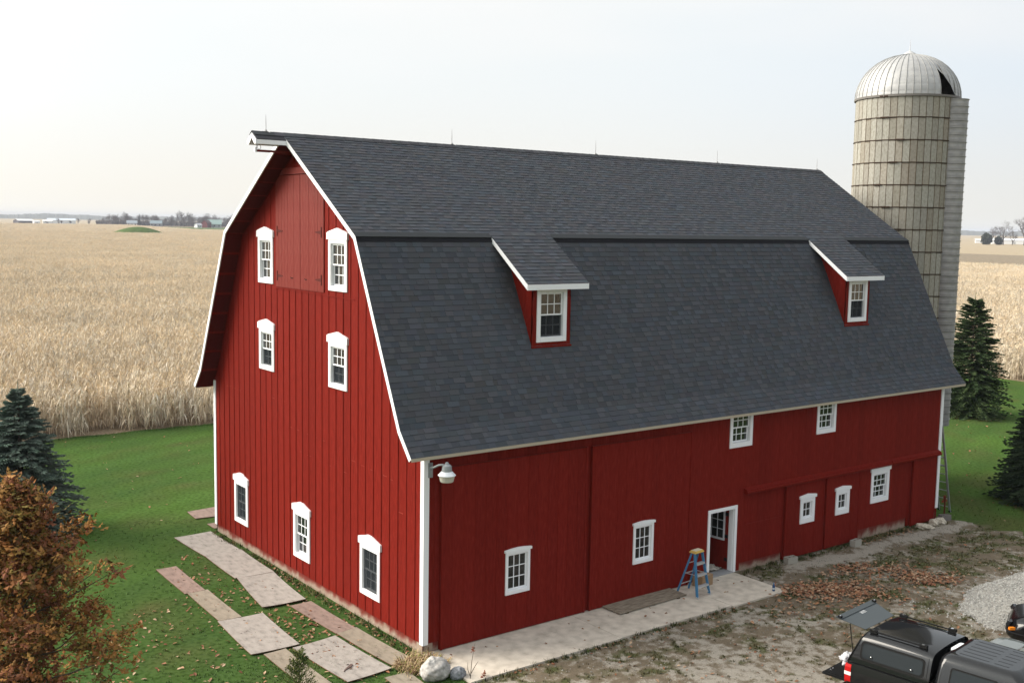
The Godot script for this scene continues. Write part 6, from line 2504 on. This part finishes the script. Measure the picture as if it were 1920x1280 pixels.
	ws.quad(Vector3(-0.80, 1.27, 4.19), Vector3(0.80, 1.27, 4.19), Vector3(0.68, 1.74, 3.57), Vector3(-0.68, 1.74, 3.57))
	ws.quad(Vector3(0.80, 1.26, 4.15), Vector3(-0.80, 1.26, 4.15), Vector3(-0.68, 1.73, 3.53), Vector3(0.68, 1.73, 3.53))
	part("windscreen", ws, tinted, t)
	var rw := MB.new()
	rw.box(Vector3(-0.66, 1.28, L + 0.024), Vector3(0.66, 1.64, L + 0.1))
	part("rear_window", rw, tinted, t)
	# what stands on the tailgate
	var bag := thing("plastic_bag", "crumpled white plastic bag on the dark bucket on the tailgate", "bag", t.to_global(Vector3(-0.35, 0.965, -0.26)))
	var bb := MB.new()
	rock(bb, Vector3(0.17, 0.13, 0.17), 401, Color(0.68, 0.69, 0.72), Color(0.82, 0.82, 0.84), 0.75)
	part("bag_body", bb, mat(Color(0.55, 0.55, 0.58), 0.45), bag)
	bb = MB.new()
	bb.xf = Transform3D(Basis(Vector3.UP, 0.6), Vector3(0.05, 0.10, 0.06))
	rock(bb, Vector3(0.13, 0.05, 0.09), 405, Color(0.68, 0.69, 0.72), Color(0.82, 0.82, 0.84), 0.8)
	part("bag_fold", bb, mat(Color(0.6, 0.6, 0.63), 0.45), bag)
	var bk := thing("bucket", "dark bucket standing on the lowered tailgate under the white bag", "bucket", t.to_global(Vector3(-0.35, 0.713, -0.26)))
	bb = MB.new()
	bb.lathe(PackedVector2Array([Vector2(0, 0), Vector2(0.10, 0), Vector2(0.125, 0.19), Vector2(0.135, 0.195), Vector2(0.12, 0.2), Vector2(0, 0.19)]), 20)
	part("pail", bb, mat(Color(0.02, 0.02, 0.022), 0.5), bk)
	bb = MB.new()
	bb.lathe(PackedVector2Array([Vector2(0.104, 0.02), Vector2(0.109, 0.06)]), 20)
	part("label_band", bb, mat(Color(0.06, 0.18, 0.14), 0.5), bk)
	var bx := thing("drink_cup", "grey cup next to the dark bucket on the tailgate", "cup", t.to_global(Vector3(-0.55, 0.713, -0.16)))
	bb = MB.new()
	bb.lathe(PackedVector2Array([Vector2(0, 0), Vector2(0.04, 0), Vector2(0.05, 0.17), Vector2(0, 0.17)]), 16)
	part("cup", bb, mat(Color(0.16, 0.2, 0.2), 0.4), bx)

func build_sedan(called: String, label: String, at: Vector3, turn: float, colour: Color, signal_lamp: bool) -> void:
	var paint := mat(colour, 0.12, 0.0, false, 0.5)
	var tinted := mat(Color(0.012, 0.016, 0.018), 0.05, 0.0, false, 0.35)
	var rubber := mat(Color(0.012, 0.012, 0.013), 0.6)
	var t := thing(called, label, "car", at, turn)
	# origin at the middle of the front, z towards the front
	var b := MB.new()
	b.loft([ring(0.22, 0.74, -4.55, -0.16, 0.14, 0.10), ring(0.34, 0.86, -4.70, -0.02, 0.26, 0.16), ring(0.48, 0.89, -4.74, 0.0, 0.30, 0.18), ring(0.62, 0.89, -4.72, -0.05, 0.30, 0.20), ring(0.74, 0.87, -4.68, -0.16, 0.30, 0.22), ring(0.84, 0.80, -4.60, -0.42, 0.28, 0.22), ring(0.90, 0.70, -4.50, -0.75, 0.26, 0.2), ring(0.93, 0.50, -4.3, -1.1, 0.2, 0.1)])
	part("body", b, paint, t)
	var g := MB.new()
	g.loft([ring(0.88, 0.76, -3.95, -1.35, 0.2, 0.14), ring(1.12, 0.69, -3.66, -1.75, 0.2, 0.12), ring(1.30, 0.61, -3.38, -2.12, 0.2, 0.10)], false, false)
	part("glasshouse", g, tinted, t)
	g = MB.new()
	g.loft([ring(1.285, 0.625, -3.42, -2.08, 0.2, 0.1), ring(1.345, 0.57, -3.30, -2.22, 0.2, 0.08), ring(1.385, 0.44, -3.10, -2.40, 0.2, 0.05), ring(1.40, 0.15, -2.9, -2.6, 0.1)])
	part("roof", g, paint, t)
	for s in [-1.0, 1.0]:
		for p in [[Vector3(s * 0.74, 0.92, -1.52), Vector3(s * 0.61, 1.30, -2.2)], [Vector3(s * 0.755, 0.92, -2.62), Vector3(s * 0.64, 1.30, -2.72)], [Vector3(s * 0.74, 0.92, -3.82), Vector3(s * 0.60, 1.30, -3.34)]]:
			var mb := MB.new()
			mb.bar(p[0], p[1], 0.05, 0.08, Vector3(0, 0, 1))
			part("pillar", mb, paint, t)
		var h := MB.new()
		h.xf = Transform3D(Basis(Vector3.UP, -s * 0.35), Vector3(s * 0.56, 0.62, -0.20))
		h.loft([ring(-0.06, 0.19, -0.05, 0.05, 0.03), ring(0.0, 0.20, -0.05, 0.06, 0.03), ring(0.07, 0.18, -0.07, 0.02, 0.03)])
		part("headlamp", h, mat(Color(0.02, 0.021, 0.023), 0.06), t)
		if signal_lamp:
			h = MB.new()
			h.xf = Transform3D(Basis(Vector3.UP, -s * 1.0), Vector3(s * 0.83, 0.56, -0.24))
			h.loft([ring(-0.032, 0.085, -0.04, 0.036, 0.03), ring(0.0, 0.09, -0.04, 0.042, 0.03), ring(0.032, 0.08, -0.04, 0.036, 0.03)])
			part("turn_signal", h, mat(Color(0.85, 0.25, 0.02), 0.2), t)
		for z in [-0.92, -3.72]:
			wheel(t, Vector3(s * 0.78, 0.31, z), 0.31, 0.2, s)
		h = MB.new()
		h.xf = Transform3D(Basis(Vector3.UP, s * 0.3), Vector3(s * 0.66, 0.66, -4.62))
		h.loft([ring(-0.07, 0.17, -0.06, 0.05, 0.03), ring(0.07, 0.16, -0.05, 0.06, 0.03)])
		part("tail_lamp", h, mat(Color(0.35, 0.015, 0.015), 0.2), t)
	var st := MB.new()
	st.loft([ring(0.44, 0.895, -4.745, 0.004, 0.30, 0.18), ring(0.475, 0.897, -4.747, 0.006, 0.30, 0.18)], false, false)
	part("bumper_strip", st, mat(Color(0.03, 0.03, 0.032), 0.4), t)

func build_vehicles() -> void:
	build_truck()
	build_sedan("silver_car", "silver car mostly hidden behind the black pickup truck's cab", Vector3(10.05, 0, 13.0), 0.06, Color(0.15, 0.165, 0.16), false)
	build_sedan("black_car", "black car at the right edge with an orange turn signal at its corner", Vector3(12.66, 0, 7.33), PI + 0.42, Color(0.006, 0.006, 0.007), true)
